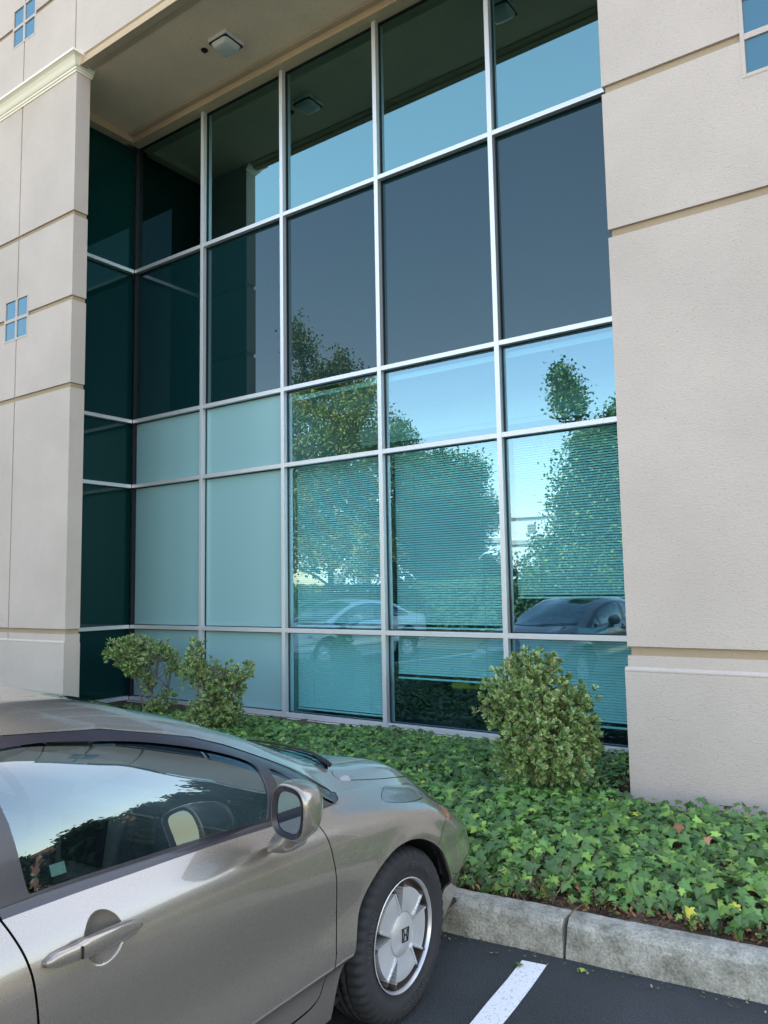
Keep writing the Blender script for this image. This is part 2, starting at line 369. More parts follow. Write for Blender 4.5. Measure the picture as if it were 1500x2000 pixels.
# cornice on the left pier, returned round its edge
def cornice():
    prof = [(0, 8.41), (.012, 8.41), (.016, 8.432), (.03, 8.436), (.034, 8.455), (.048, 8.462), (.062, 8.480), (.082, 8.515), (.108, 8.548), (.136, 8.566), (.15, 8.570), (.15, 8.600), (.14, 8.606), (0, 8.612)]
    m_ = MB(); n = len(prof)
    path = [((-24, FY), (0, -1)), ((PLX, FY), (1, -1)), ((PLX, FB+.02), (1, 0))]
    V = []
    for (px, py), (ox, oy) in path:
        for d, z in prof: V.append((px+ox*d, py+oy*d, z+.0))
    F = []
    for k in range(len(path)-1):
        for i in range(n): F.append((k*n+i, k*n+(i+1) % n, (k+1)*n+(i+1) % n, (k+1)*n+i))
    F.append(tuple(range(n))); F.append(tuple(2*n+i for i in range(n)))
    m_.add(V, F); return m_
part(cornice(), 'cornice', m_trim)
# small four-light windows let into the stucco
for (x0, x1, z0, z1) in (H1, H2, H3):
    fr = MB(); d0 = FY+.03
    fr.box(x0, x1, FY+.016, FY+.0215, z0, z1)
    for a, b_, c, d in ((x0, x0+.028, z0, z1), (x1-.028, x1, z0, z1), (x0+.028, x1-.028, z0, z0+.028), (x0+.028, x1-.028, z1-.028, z1)): fr.box(a, b_, FY-.004, FY+.017, c, d)
    xm, zm = (x0+x1)/2, (z0+z1)/2
    fr.box(xm-.022, xm+.022, FY-.003, FY+.017, z0+.028, z1-.028); fr.box(x0+.028, xm-.022, FY-.003, FY+.017, zm-.022, zm+.022); fr.box(xm+.022, x1-.028, FY-.003, FY+.017, zm-.022, zm+.022)
    f = part(fr, 'window_frame', m_wall, bevel=.003)
    for i in range(2):
        for j in range(2):
            xa = (x0+.03 if i == 0 else xm+.024); xb = (xm-.024 if i == 0 else x1-.03); za = (z0+.03 if j == 0 else zm+.024); zb = (zm-.024 if j == 0 else z1-.03)
            p = MB(); p.box(xa, xb, FY+.010, FY+.0155, za, zb); o = part(p, 'pane', m_tile); o.parent = f
# curtain wall ------------------------------------------------
GYP = .08                                               # pane plane behind the mullion face
HW = .027
fr = MB()
for x in GX[1:]: fr.box(x-HW, x+HW, 0, .16, GZ[0]-.05, GZ[5]-.02)
for y0_, y1_ in ((.02, .16),): gkc = (GX[0]-.02, GX[0]+.004, y0_, y1_, GZ[0]-.05, SOF-.045)
for k, z in enumerate(GZ[:5]):
    hz = .026
    for i in range(len(GX)-1):
        fr.box(GX[i]+(HW if i else .004), GX[i+1]-HW, .003, .155, z-hz, z+hz)
    fr.box(GX[0]-.16, GX[0]-.003, FB+.001, .0, z-hz, z+hz)
fr.box(-9.574, -.2, -.03, .003, GZ[0]-.085, GZ[0]-.032)
frame = part(fr, 'curtain_wall_frame', m_alu, bevel=.003)
gk = MB(); g = .010; gk.box(*gkc)
def rectring(m_, x0, x1, z0, z1, y0, y1, g):
    m_.box(x0, x0+g, y0, y1, z0, z1); m_.box(x1-g, x1, y0, y1, z0, z1); m_.box(x0+g, x1-g, y0, y1, z0, z0+g); m_.box(x0+g, x1-g, y0, y1, z1-g, z1)
m_vis = glassmat('vision_glass', (.52, .86, .90), .25, (.52, .82, 1.0), 1.0, wob=.5)
m_vistop = glassmat('upper_vision_glass', (.05, .11, .12), .27, (.56, 1.0, 1.0), 1.0)
m_frost = panelglass('frosted_panel_glass', (.24, .42, .44), .07, (.7, .92, 1.0), .8, .33)
m_span = panelglass('spandrel_glass', (.004, .024, .027), .068, (.72, .90, 1.0), .7)
m_dark = panelglass('dark_return_glass', (.002, .028, .027), .028, (.7, .95, 1.0), .4)
names = {}
for k in range(5):
    for i in range(len(GX)-1):
        x0, x1 = GX[i]+(HW if i else .004), GX[i+1]-HW; z0, z1 = GZ[k]+.026, GZ[k+1]-.026
        rectring(gk, x0, x1, z0, z1, GYP-.018, GYP-.004, g)  # dark gasket ring, also standing in for the shadow gap beside the mullion
        if k == 4: mt, lab = m_vistop, None
        elif k == 3: mt, lab = m_span, 'opaque spandrel pane'
        elif i < 2: mt, lab = m_frost, 'frosted pale teal pane'
        else: mt, lab = m_vis, None
        ta, tb = rng.normal(0, .0011, 2); xc_, zc_ = (x0+x1)/2, (z0+z1)/2
        o = mk('window_pane', [(q0, GYP+ta*(q0-xc_)+tb*(q1-zc_), q1) for q0, q1 in ((x0, z0), (x1, z0), (x1, z1), (x0, z1))], [(0, 1, 2, 3)], mt); reparent_keep(o, bld, BO)
        if lab: o['label'] = lab
    # return wall pane, facing +X
    z0, z1 = GZ[k]+.026, GZ[k+1]-.026
    p = MB(); p.box(GX[0]-.088, GX[0]-.08, FB+.001, .05, z0, z1); o = part(p, 'window_pane', m_dark); o['label'] = 'dark green pane of the return wall'
part(gk, 'gasket', m_gasket)
# rooms behind the glass
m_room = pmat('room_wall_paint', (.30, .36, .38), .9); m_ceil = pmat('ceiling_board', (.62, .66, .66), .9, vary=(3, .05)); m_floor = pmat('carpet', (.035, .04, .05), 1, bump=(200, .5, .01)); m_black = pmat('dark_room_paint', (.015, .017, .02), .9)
rm = MB()
rm.box(-9.85, -.25, 6.0, 6.1, .1, 4.05); rm.box(-9.85, -9.75, .2, 6, .1, 4.05); rm.box(-.35, -.25, .2, 6, .1, 4.05); rm.box(-6.62, -6.56, .2, 6, .1, 4.05)
part(rm, 'room_wall', m_room)
fl = MB(); fl.box(-9.85, -.25, .17, 6, .03, .085); part(fl, 'room_floor', m_floor)
ce = MB(); ce.box(-9.85, -.25, 1.6, 6, 3.62, 3.68); ce.box(-9.85, -.25, .2, 1.6, 4.02, 4.08); ce.box(-9.85, -.25, 1.56, 1.62, 3.68, 4.02); part(ce, 'room_ceiling', m_ceil)
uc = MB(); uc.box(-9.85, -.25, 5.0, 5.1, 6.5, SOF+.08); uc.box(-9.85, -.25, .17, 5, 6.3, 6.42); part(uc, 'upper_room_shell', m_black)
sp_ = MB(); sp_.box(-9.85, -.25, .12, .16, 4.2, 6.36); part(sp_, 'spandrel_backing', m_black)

# soffit lights and sprinkler
m_fix = pmat('fixture_white', (.74, .72, .66), .45); m_lens = pmat('fixture_lens', (.62, .62, .58), .28, spec=.6, bump=(160, .3, .004)); m_dkm = pmat('dark_metal', (.03, .02, .02), .5, metal=.4)
def ceil_light(x, y):
    t_ = empty('ceiling_light', (x, y, SOF))
    def L(m_, nm, mat, bev=.01):
        o = m_.build(nm, mat, t_, False, bev, 3); return o
    m_ = MB(); m_.box(-.16, .16, -.16, .16, -.055, -.0005); h = L(m_, 'housing', m_fix)
    for sx in (-1, 1):
        k = MB(); k.box(sx*.16, sx*.185, -.02, .02, -.04, -.01); kk = L(k, 'latch', m_fix, .004)
    m_ = MB(); m_.box(-.15, .15, -.15, .15, -.075, -.0555); L(m_, 'gasket', m_gasket, .004)
    V = []; F = []; n = 14
    for i in range(n+1):
        for j in range(n+1):
            u, v = -1+2*i/n, -1+2*j/n; q = (1-u**4)*(1-v**4)
            V.append((.142*u*(1-.10*abs(v)**6), .142*v*(1-.10*abs(u)**6), -.0755-.05*q**.5))
    for i in range(n):
        for j in range(n): F.append((i*(n+1)+j, i*(n+1)+j+1, (i+1)*(n+1)+j+1, (i+1)*(n+1)+j))
    mk('lens', V, F, m_lens, t_, True)
    return t_
for x, y, lab in ((-6.86, -.70, 'square white ceiling light under the soffit near the left pier'), (-3.82, -.70, 'square white soffit light hidden above the frame, seen mirrored in the top right pane')):
    tag(ceil_light(x, y), lab, 'ceiling light', 'square lights under the soffit')
m_ = MB(); m_.tube([(0, 0, 0), (0, 0, -.008)], .045, 20); m_.tube([(0, 0, -.008), (0, 0, -.028)], .012, 10); m_.tube([(0, 0, -.028), (0, 0, -.032)], .022, 12)
o = m_.build('fire_sprinkler', m_dkm); o.location = (-7.21, -.74, SOF); tag(o, 'small dark fire sprinkler head beside the soffit light', 'sprinkler')

# blinds --------------------------------------------------------
m_blind = pmat('blind_slat', (.80, .86, .84), .5, vary=(2, .03)); m_cord = pmat('blind_cord', (.5, .6, .6), .8)
def blind(x0, x1, ztop, zbot, label, tilt=58, sag=0):
    t_ = empty('window_blind', ((x0+x1)/2, .21, ztop)); w2 = (x1-x0)/2-.03; H = ztop-zbot
    m_ = MB(); m_.box(-w2, w2, -.02, .02, -.03, 0); m_.build('head_rail', m_blind, t_, False, .003)
    p = .026; n = int((H-.06)/p); V = []; F = []
    for k in range(n):
        z = -.045-k*p; a = R(tilt+rng.normal(0, .4)); hw = .0135
        c, s_ = math.cos(a)*hw, math.sin(a)*hw; tl = rng.normal(0, .0003)
        for q, (dy, dz) in enumerate(((-c, -s_), (0, .0022), (c, s_))):
            V.append((-w2, dy, z+dz+tl)); V.append((w2, dy, z+dz-tl))
        b_ = len(V)-6; F += [(b_, b_+1, b_+3, b_+2), (b_+2, b_+3, b_+5, b_+4)]
    mk('slats', V, F, m_blind, t_, True)
    m_ = MB(); m_.box(-w2, w2, -.014, .014, -H, -H+.018); m_.build('bottom_rail', m_blind, t_, False, .003)
    for sx in (-.62, .62):
        m_ = MB(); m_.box(sx*w2-.0015, sx*w2+.0015, -.017, -.015, -H+.02, -.031); m_.build('ladder_cord', m_cord, t_)
    tag(t_, label, 'window blind', 'venetian blinds behind the ground floor panes')
bx = lambda i: (GX[i]+HW, GX[i+1]-HW)
T2, T1, T0 = GZ[2]-.02, GZ[1]-.04, GZ[0]+.03
blind(*bx(2), T2, GZ[1]+.04, 'lowered teal blind in the tall pane left of the middle mullion', 49)
blind(*bx(2), T1, T0+.02, 'lowered teal blind in the low pane beside the frosted panels', 52)
blind(*bx(3), T2, GZ[1]+.04, 'lowered teal blind in the tall middle vision pane', 48)
blind(*bx(3), T1, .62, 'teal blind half raised in the low pane over the yellow chair', 52)
blind(*bx(4), T2, 1.50, 'tall teal blind raised a little above the sill beside the right pier', 48)
blind(*bx(4), T1, .28, 'teal blind in the low pane behind the large shrub', 52)
blind(*bx(5), T2, GZ[1]+.04, 'teal blind mostly hidden behind the right pier, tall pane', 49)
# room furniture seen through the gaps
m_yel = pmat('yellow_cloth', (.75, .50, .04), .8); m_blk = pmat('black_plastic', (.012, .012, .014), .45); m_desk = pmat('desk_laminate', (.25, .16, .10), .5); m_box = pmat('cardboard', (.38, .27, .17), .9)
def chair(x, y, rz, lab, mat):
    t_ = empty('office_chair', (x, y, .085), rz)
    m_ = MB(); m_.box(-.24, .24, -.24, .24, .42, .49); m_.build('seat', mat, t_, True, .03, 3)
    m_ = MB(); m_.box(-.22, .22, .2, .26, .55, 1.0); m_.build('backrest', mat, t_, True, .025, 3)
    m_ = MB(); m_.tube([(0, 0, .08), (0, 0, .42)], .025); m_.build('column', m_blk, t_)
    m_ = MB()
    for k in range(5):
        a = 2*math.pi*k/5; m_.tube([(0, 0, .09), (.28*math.cos(a), .28*math.sin(a), .05)], [.022, .016])
        m_.tube([(.28*math.cos(a)-.015, .28*math.sin(a), .025), (.28*math.cos(a)+.015, .28*math.sin(a), .025)], .025, 10)
    m_.build('base', m_blk, t_); m_ = MB(); m_.box(-.03, .03, .22, .25, .46, .6); m_.build('back_post', m_blk, t_)
    tag(t_, lab, 'chair')
chair(-4.35, .75, R(200), 'yellow office chair seen under the half raised blind', m_yel)
chair(-3.2, 1.6, R(150), 'black office chair in the room behind the shrub', m_blk)
def desk(x, y, lab):
    t_ = empty('office_desk', (x, y, .085))
    m_ = MB(); m_.box(-.7, .7, -.35, .35, .70, .73); m_.build('top', m_desk, t_, False, .004)
    for sx in (-1, 1):
        m_ = MB(); m_.box(sx*.66-.02, sx*.66+.02, -.33, .33, 0, .70); m_.build('side_panel', m_desk, t_, False, .003)
    tag(t_, lab, 'desk')
desk(-4.3, 2.0, 'brown laminate desk deep in the room behind the middle panes'); desk(-2.7, 1.1, 'brown laminate desk behind the right vision pane')
m_teal = pmat('teal_bin', (.03, .22, .26), .5)
m_ = MB(); m_.prism([(-.14, 0), (.14, 0), (.17, .36), (-.17, .36)], 'y', -.12, .12); o = m_.build('storage_bin', m_teal, None, False, .01); o.location = (-3.0, .95, .817)
tag(o, 'teal bin standing on the desk behind the right vision pane', 'bin')
m_ = MB(); m_.box(-.18, .18, -.14, .14, 0, .25); m_.box(-.17, .17, -.13, .13, .25, .262); o = m_.build('cardboard_box', m_box, None, False, .004); o.location = (-2.45, 1.0, .817)
tag(o, 'cardboard box on the desk behind the right vision pane', 'box')
# ------------------------------------------------------------------ car body surface
# ---- car body surface: stations (x) x feature rows (w = half width, z) ----
TT=np.array([0,.17,.20,.34,.50,.60,.70,1.05,1.14,1.42,1.72])
SX=np.array([-3.60,-3.58,-3.45,-3.05,-2.6,-2.1,-1.6,-1.3,-1.0,-.7,-.5,-.35,-.1,.2,.42,.6,.74,.84,.90,.92])
def _rows():
    k=SX
    def c(xs,vs): return np.interp(k,xs,vs)
    W=np.zeros((len(k),11));Z=np.zeros((len(k),11));X=np.repeat(k[:,None],11,1)
    fr=c([-3.6,-3.58,-3.45,-3.05,-2.6,.2,.42,.6,.74,.84,.90,.92],[0,.45,.86,.97,1,1,.975,.92,.84,.68,.42,0])
    base=[.79,.845,.874,.868,.878,.862]
    fr2=c([-3.6,-3.58,-3.45,-3.05,-2.6,.2,.42,.6,.74,.84,.90,.92],[0,.45,.86,.97,1,1,.98,.935,.885,.77,.50,0])
    fr3=c([-3.6,-3.58,-3.45,-3.05,-2.6,.2,.42,.6,.74,.84,.90,.92],[0,.45,.86,.97,1,1,.96,.885,.775,.60,.36,0])
    for i,b in enumerate(base): W[:,i]=b*(fr2 if i<4 else fr if i<5 else fr3)
    Z[:,0]=c([-3.6,-3,-.6,.3,.95],[.32,.24,.20,.19,.21])
    Z[:,2]=c([-3.6,-1.6,-.94,-.45,.3,.95],[.47,.44,.436,.414,.40,.40])
    Z[:,1]=Z[:,2]-.026
    Z[:,3]=c([-3.6,-1.6,-.5,.3,.6,.95],[.62,.60,.57,.53,.50,.45])
    Z[:,4]=c([-3.6,-1.6,-.9,-.5,0,.3,.6,.95],[.80,.79,.765,.74,.69,.62,.56,.50])
    Z[:,5]=c([-3.6,-1.6,-.9,-.5,0,.3,.6,.95],[.90,.89,.865,.835,.775,.70,.61,.54])
    # belt / fender upper side
    W[:,6]=c([-3.6,-3.58,-3.45,-3.05,-1.6,-.9,-.5,-.1,.2,.42,.6,.74,.84,.90,.92],[0,.40,.70,.78,.803,.803,.795,.775,.765,.725,.65,.54,.42,.25,0])
    Z[:,6]=c([-3.6,-3.4,-3,-1.6,-1.2,-.9,-.5,-.35,-.1,.2,.42,.6,.74,.95],[.93,.97,1.0,.985,.965,.945,.905,.885,.85,.79,.73,.655,.59,.54])
    # drip rail / fender crest
    W[:,7]=c([-3.6,-3.58,-3.45,-3.05,-2.6,-2.1,-1.6,-1.3,-1.0,-.7,-.5,-.35,-.1,.2,.42,.6,.74,.84,.90,.92],[0,.36,.64,.69,.64,.61,.615,.625,.635,.66,.69,.715,.71,.69,.65,.58,.49,.38,.23,0])
    Z[:,7]=c([-3.6,-3.4,-3.05,-2.6,-2.1,-1.6,-1.3,-1.0,-.7,-.5,-.35,-.1,.2,.42,.6,.74,.95],[.95,1.0,1.04,1.20,1.30,1.325,1.292,1.222,1.113,1.020,.935,.888,.828,.772,.705,.64,.58])
    # roof side / A pillar inner edge / hood outer
    W[:,8]=c([-3.6,-3.58,-3.45,-3.05,-2.6,-2.1,-1.6,-1.3,-1.0,-.7,-.5,-.35,-.1,.2,.42,.6,.74,.84,.90,.92],[0,.32,.58,.62,.57,.54,.54,.545,.565,.60,.63,.66,.655,.635,.595,.53,.44,.33,.19,0])
    Z[:,8]=c([-3.6,-3.4,-3.05,-2.6,-2.1,-1.6,-1.3,-1.0,-.7,-.5,-.35,-.1,.2,.42,.6,.74,.95],[.96,1.01,1.06,1.25,1.345,1.362,1.33,1.256,1.150,1.060,.985,.93,.88,.81,.725,.645,.58])
    W[:,9]=W[:,8]*.52
    Z[:,9]=c([-3.6,-3.4,-3.05,-2.6,-2.1,-1.6,-1.3,-1.0,-.7,-.5,-.35,-.1,.2,.42,.6,.74,.95],[.965,1.02,1.08,1.28,1.38,1.39,1.358,1.29,1.195,1.122,1.065,.985,.905,.83,.75,.67,.60])
    Z[:,10]=Z[:,9]+c([-3.6,-3,-2,-1.3,-.5,.0,.95],[.0,.008,.014,.02,.03,.01,.0])
    return X,W,Z
SXX,SW,SZ=_rows()
def pchip_m(x,y):
    h=np.diff(x)[:,None];d=np.diff(y,axis=0)/h;m=np.zeros_like(y)
    w1=2*h[1:]+h[:-1];w2=h[1:]+2*h[:-1]
    ok=(d[:-1]*d[1:])>0
    with np.errstate(divide='ignore',invalid='ignore'):
        mm=(w1+w2)/(w1/d[:-1]+w2/d[1:])
    m[1:-1]=np.where(ok,mm,0);m[0]=d[0];m[-1]=d[-1];return m
def herm(x,y,m,q):
    i=np.clip(np.searchsorted(x,q)-1,0,len(x)-2);h=(x[i+1]-x[i]);u=((q-x[i])/h)[:,None];h=h[:,None]
    return (y[i]*(1+2*u)*(1-u)**2+y[i+1]*u*u*(3-2*u)+m[i]*h*u*(1-u)**2+m[i+1]*h*u*u*(u-1))
_mW=pchip_m(SX,SW);_mZ=pchip_m(SX,SZ)
def body(s,t,raw=False):
    """s,t arrays -> x,w,z arrays"""
    s=np.atleast_1d(np.asarray(s,float));t=np.atleast_1d(np.asarray(t,float))
    w=herm(SX,SW,_mW,s);z=herm(SX,SZ,_mZ,s)      # n x 11
    P=np.stack([w,z],2)                           # n,11,2
    # non-uniform catmull-rom across rows
    h=np.diff(TT)[None,:,None];d=np.diff(P,axis=1)/h
    m=np.zeros_like(P);m[:,1:-1]=(d[:,:-1]*h[:,1:]+d[:,1:]*h[:,:-1])/(h[:,1:]+h[:,:-1]);m[:,0]=d[:,0];m[:,-1]=d[:,-1]
    m[:,-1,1]=0
    m[:,2]*=.35;m[:,1]*=.5
    i=np.clip(np.searchsorted(TT,t)-1,0,len(TT)-2);n=np.arange(len(s));hh=(TT[i+1]-TT[i])[:,None];u=((t-TT[i])/hh[:,0])[:,None]
    m=m.copy();ms=m[n,i].copy();k6=(i==6)&(s<-.40);ms[k6]=d[n[k6],6]
    q=P[n,i]*(1+2*u)*(1-u)**2+P[n,i+1]*u*u*(3-2*u)+ms*hh*u*(1-u)**2+m[n,i+1]*hh*u*u*(u-1)
    w,z=q[:,0].copy(),q[:,1]
    w+=np.where((t>.70)&(t<1.05),.028*np.sin(np.pi*np.clip((t-.70)/.35,0,1)),0)*np.clip((-.40-s)/.15,0,1)
    if not raw:
        # flare round both wheel arches
        for xc in(-.03,-2.72):
            r=np.hypot(s-xc,z-.31);a=np.clip((z-.25)/.2,0,1)
            w+=np.where(t<.65,.012*np.exp(-((r-.375)/.035)**2)*a,0)
        # dished cup behind the door handles
        for xc,zc in((-1.475,.866),(-2.45,.885)):
            r=np.hypot(s-xc,z-zc)/.054
            w-=np.where(t<.8,.027*np.clip(1-r*r,0,1)**.85,0)
    return s,w,z

T2L = lambda s, w, z, sg=-1: None
def in_poly(P, poly):
    poly = np.asarray(poly); x, y = P[:, 0], P[:, 1]; c = np.zeros(len(P), bool); n = len(poly)
    for i in range(n):
        x0, y0 = poly[i]; x1, y1 = poly[(i+1) % n]
        if y0 == y1: continue
        k = ((y0 > y) != (y1 > y)) & (x < (x1-x0)*(y-y0)/(y1-y0)+x0); c ^= k
    return c
def smooth_poly(pts, closed=False, n=6):
    """Catmull-Rom through 2-d points"""
    P = [np.array(p, float) for p in pts]; out = []
    m = len(P); rngi = range(m if closed else m-1)
    for i in rngi:
        p0 = P[i-1] if (closed or i > 0) else P[i]; p1 = P[i]; p2 = P[(i+1) % m]; p3 = P[(i+2) % m] if (closed or i < m-2) else p2
        for k in range(n):
            u = k/n; out.append(.5*((2*p1)+(-p0+p2)*u+(2*p0-5*p1+4*p2-p3)*u*u+(-p0+3*p1-3*p2+p3)*u**3))
    if not closed: out.append(P[-1])
    return [tuple(q) for q in out]
def ribbon(line, wd):
    L = [np.array(p) for p in line]; a, b_ = [], []
    for i, p in enumerate(L):
        d = L[min(i+1, len(L)-1)]-L[max(i-1, 0)]; d = d/(np.hypot(*d)+1e-9); nrm = np.array([-d[1], d[0]])*wd/2
        a.append(tuple(p+nrm)); b_.append(tuple(p-nrm))
    return a+b_[::-1]
# outlines in (s, t): s = metres from the front axle, t = distance up the side
DOORF_FRONT = smooth_poly([(-.600, .695), (-.584, .64), (-.570, .586), (-.553, .517), (-.535, .434), (-.527, .34), (-.540, .272), (-.552, .215), (-.549, .14), (-.556, .098), (-.60, .080), (-.70, .076)])
DOORF_REAR = smooth_poly([(-1.634, .078), (-1.638, .20), (-1.644, .40), (-1.656, .534), (-1.668, .60), (-1.684, .655), (-1.700, .695)])
DOOR_F = DOORF_FRONT+DOORF_REAR
DOORR_REAR = smooth_poly([(-2.34, .078), (-2.36, .20), (-2.42, .33), (-2.56, .44), (-2.66, .53), (-2.68, .62), (-2.665, .695)])
DOOR_R = DOORF_REAR[::-1]+DOORR_REAR
DLO = [(-.36, .74), (-.352, .85), (-.353, .95), (-.365, 1.02), (-.45, 1.026), (-.55, 1.028), (-.70, 1.034), (-.83, 1.042), (-.97, 1.041), (-1.3, 1.038), (-1.6, 1.036), (-2.0, 1.03), (-2.4, 1.0), (-2.7, .90), (-2.84, .76), (-2.82, .705), (-1.6, .705), (-.5, .704), (-.41, .708), (-.375, .716)]
BELT = [(-.395, .702), (-.62, .684), (-1.2, .683), (-1.7, .685), (-2.3, .686), (-2.8, .69), (-2.83, .7065), (-.5, .7065), (-.41, .709)]
GL_F = smooth_poly([(-1.621, .716), (-1.612, .712), (-1.57, .7115), (-1.2, .711), (-.86, .712), (-.81, .713), (-.792, .722), (-.770, .80), (-.758, .90), (-.764, .955), (-.80, .974), (-.86, .981), (-.98, .986), (-1.10, .990), (-1.227, .994), (-1.336, .997), (-1.466, 1.0), (-1.60, 1.0), (-1.672, .998), (-1.68, .985), (-1.645, .85), (-1.628, .75)], True, 3)
GL_T = smooth_poly([(-.698, .958), (-.63, .948), (-.53, .895), (-.42, .765), (-.408, .738), (-.43, .716), (-.51, .713), (-.69, .715), (-.712, .73), (-.706, .85)], True, 3)
GL_R = smooth_poly([(-1.745, .712), (-2.1, .711), (-2.53, .713), (-2.60, .76), (-2.56, .83), (-2.42, .93), (-2.2, .975), (-2.0, .99), (-1.85, .998), (-1.79, .99), (-1.762, .85)], True, 3)
WIND = smooth_poly([(-.27, 1.163), (-.17, 1.26), (-.07, 1.42), (-.02, 1.56), (-.005, 1.72)])+smooth_poly([(-1.20, 1.72), (-1.19, 1.5), (-1.16, 1.3), (-1.11, 1.163)])
COWL = smooth_poly([(-.25, 1.150), (-.14, 1.25), (-.02, 1.42), (.035, 1.56), (.055, 1.72)])+WIND[:25][::-1]
HOODL = smooth_poly([(-.235, 1.140), (-.25, 1.115), (-.23, 1.085), (-.12, 1.075), (.10, 1.07), (.22, 1.075), (.33, 1.085), (.45, 1.11), (.58, 1.17), (.68, 1.28), (.74, 1.45), (.77, 1.72)])
REARW = smooth_poly([(-2.25, 1.72), (-2.26, 1.5), (-2.30, 1.3), (-2.36, 1.165), (-2.85, 1.165), (-2.98, 1.3), (-3.04, 1.5), (-3.05, 1.72)], False, 3)
ARCHF = smooth_poly([(-.452, -.01), (-.450, .08), (-.440, .20), (-.395, .314), (-.30, .402), (-.194, .462), (-.097, .487), (.012, .489), (.12, .465), (.205, .412), (.275, .334), (.32, .25), (.35, .16), (.362, .08), (.36, -.01)])
ARCHR = smooth_poly([(-3.07, -.01), (-3.07, .12), (-3.04, .26), (-2.96, .37), (-2.84, .45), (-2.70, .475), (-2.56, .45), (-2.44, .37), (-2.36, .26), (-2.33, .12), (-2.33, -.01)])
LAMP = smooth_poly([(-.10, .668), (.0, .650), (.12, .652), (.25, .672), (.33, .72), (.365, .80), (.36, .95), (.32, 1.03), (.22, 1.0), (.09, .84), (-.02, .73)], True, 4)
LAMPL = LAMP
MARK = smooth_poly([(.325, .612), (.37, .636), (.415, .628), (.40, .585), (.355, .555), (.33, .57)], True, 4)
BSEAM = smooth_poly([(.19, .425), (.225, .475), (.277, .527), (.315, .56), (.34, .60), (.355, .66)])
BSEAM2 = smooth_poly([(.36, .25), (.42, .22), (.50, .205), (.62, .20)])
SILLSEAM = [(-.556, .098), (-.57, .04), (-.575, .0)]
def panels():
    """one constrained triangulation of the (s,t) sheet cut into all the panels"""
    polys = dict(DOOR_F=DOOR_F, DOOR_R=DOOR_R, DLO=DLO, BELT=BELT, GL_F=GL_F, GL_T=GL_T, GL_R=GL_R, WIND=WIND, COWL=COWL, REARW=REARW, ARCHF=ARCHF, ARCHR=ARCHR, LAMP=LAMP, MARK=MARK)
    gaps = dict(g1=ribbon(DOORF_FRONT+[(-1.634, .078)], .0055), g2=ribbon(DOORF_REAR, .0055), g3=ribbon([(-1.64, .078)]+DOORR_REAR, .0055), g4=ribbon(HOODL, .005), g5=ribbon(BSEAM, .004), g6=ribbon(LAMP+[LAMP[0]], .003), g8=ribbon(BSEAM2, .003))
    V, E = [], []
    def addp(p, closed=True):
        n = len(V); V.extend([Vector((float(a), float(b_))) for a, b_ in p]); m = len(p)
        E.extend([(n+i, n+(i+1) % m) for i in range(m if closed else m-1)])
    addp([(-3.60, 0), (.92, 0), (.92, 1.72), (-3.6, 1.72)])
    clip = lambda P: [(min(max(a, -3.599), .919), min(max(b_, .0), 1.72)) for a, b_ in P]
    for p in polys.values(): addp(clip(p))
    for p in gaps.values(): addp(clip(p))
    sv = np.concatenate([np.arange(-3.6, -1.9, .07), np.arange(-1.9, .3, .028), np.arange(.3, .921, .018)])
    tv = np.unique(np.concatenate([np.arange(0, .74, .022), np.arange(.74, 1.72, .035), [.165, .18, .19, .2, .21, .225], [1.72]]))
    for a in sv:
        for b_ in tv: V.append(Vector((float(a)+.0001, float(b_))))
    for xc, tc_ in ((-1.475, .580), (-2.45, .595)):     # finer points round the handle cups
        for rr in np.linspace(.004, .070, 22):
            for k in range(48): V.append(Vector((xc+rr*math.cos(k*math.pi/24+rr*40), tc_+rr*math.sin(k*math.pi/24+rr*40))))
    v2, e2, f2, _, _, _ = geometry.delaunay_2d_cdt(V, E, [], 0, 1e-5, False)
    P = np.array([tuple(p) for p in v2]); Fc = np.array([f for f in f2 if len(f) == 3])
    P[:, 0] = np.clip(P[:, 0], -3.6, .92); P[:, 1] = np.clip(P[:, 1], 0, 1.72)
    C = P[Fc].mean(1); lab = np.zeros(len(Fc), int)     # 0 body
    order = [('DOOR_F', 1), ('DOOR_R', 2), ('BELT', 14), ('DLO', 3), ('GL_F', 4), ('GL_T', 5), ('GL_R', 6), ('WIND', 7), ('COWL', 8), ('REARW', 9), ('LAMP', 10), ('MARK', 11), ('ARCHF', 99), ('ARCHR', 99)]
    inside = {k: in_poly(C, p) for k, p in polys.items()}
    hoodpoly = HOODL+[(.02, 1.72)]+COWL[:25][::-1]
    lab[in_poly(C, hoodpoly)] = 12
    bump = BSEAM+[(.40, .72), (.50, 1.05), (.60, 1.15), (.70, 1.28), (.765, 1.45), (.79, 1.72), (1, 1.72), (1, -.1), (.33, -.1), (.33, .25), (.27, .34)]
    lab[in_poly(C, bump) & (lab == 0)] = 13
    for k, v in order: lab[inside[k]] = v
    for k in gaps: lab[in_poly(C, gaps[k]) & (lab != 99) & ((lab < 3) | (lab > 9))] = 99
    return P, Fc, lab
PP, PF, PL = panels()
_x, _w, _z = body(PP[:, 0], PP[:, 1])
def analytic_normals(P):
    e = .002
    def q(a, b_): x, w_, z = body(np.clip(a, -3.6, .92), np.clip(b_, 0, 1.72)); return np.stack([x, -w_, z], 1)
    du = q(P[:, 0]+e, P[:, 1])-q(P[:, 0]-e, P[:, 1]); dv = q(P[:, 0], P[:, 1]+e)-q(P[:, 0], P[:, 1]-e)
    n = np.cross(du, dv); n /= np.linalg.norm(n, axis=1)[:, None]+1e-12
    return n
PN = analytic_normals(PP)
PN[:, :] *= np.where((PN[:, 1] > .2), -1, 1)[:, None]
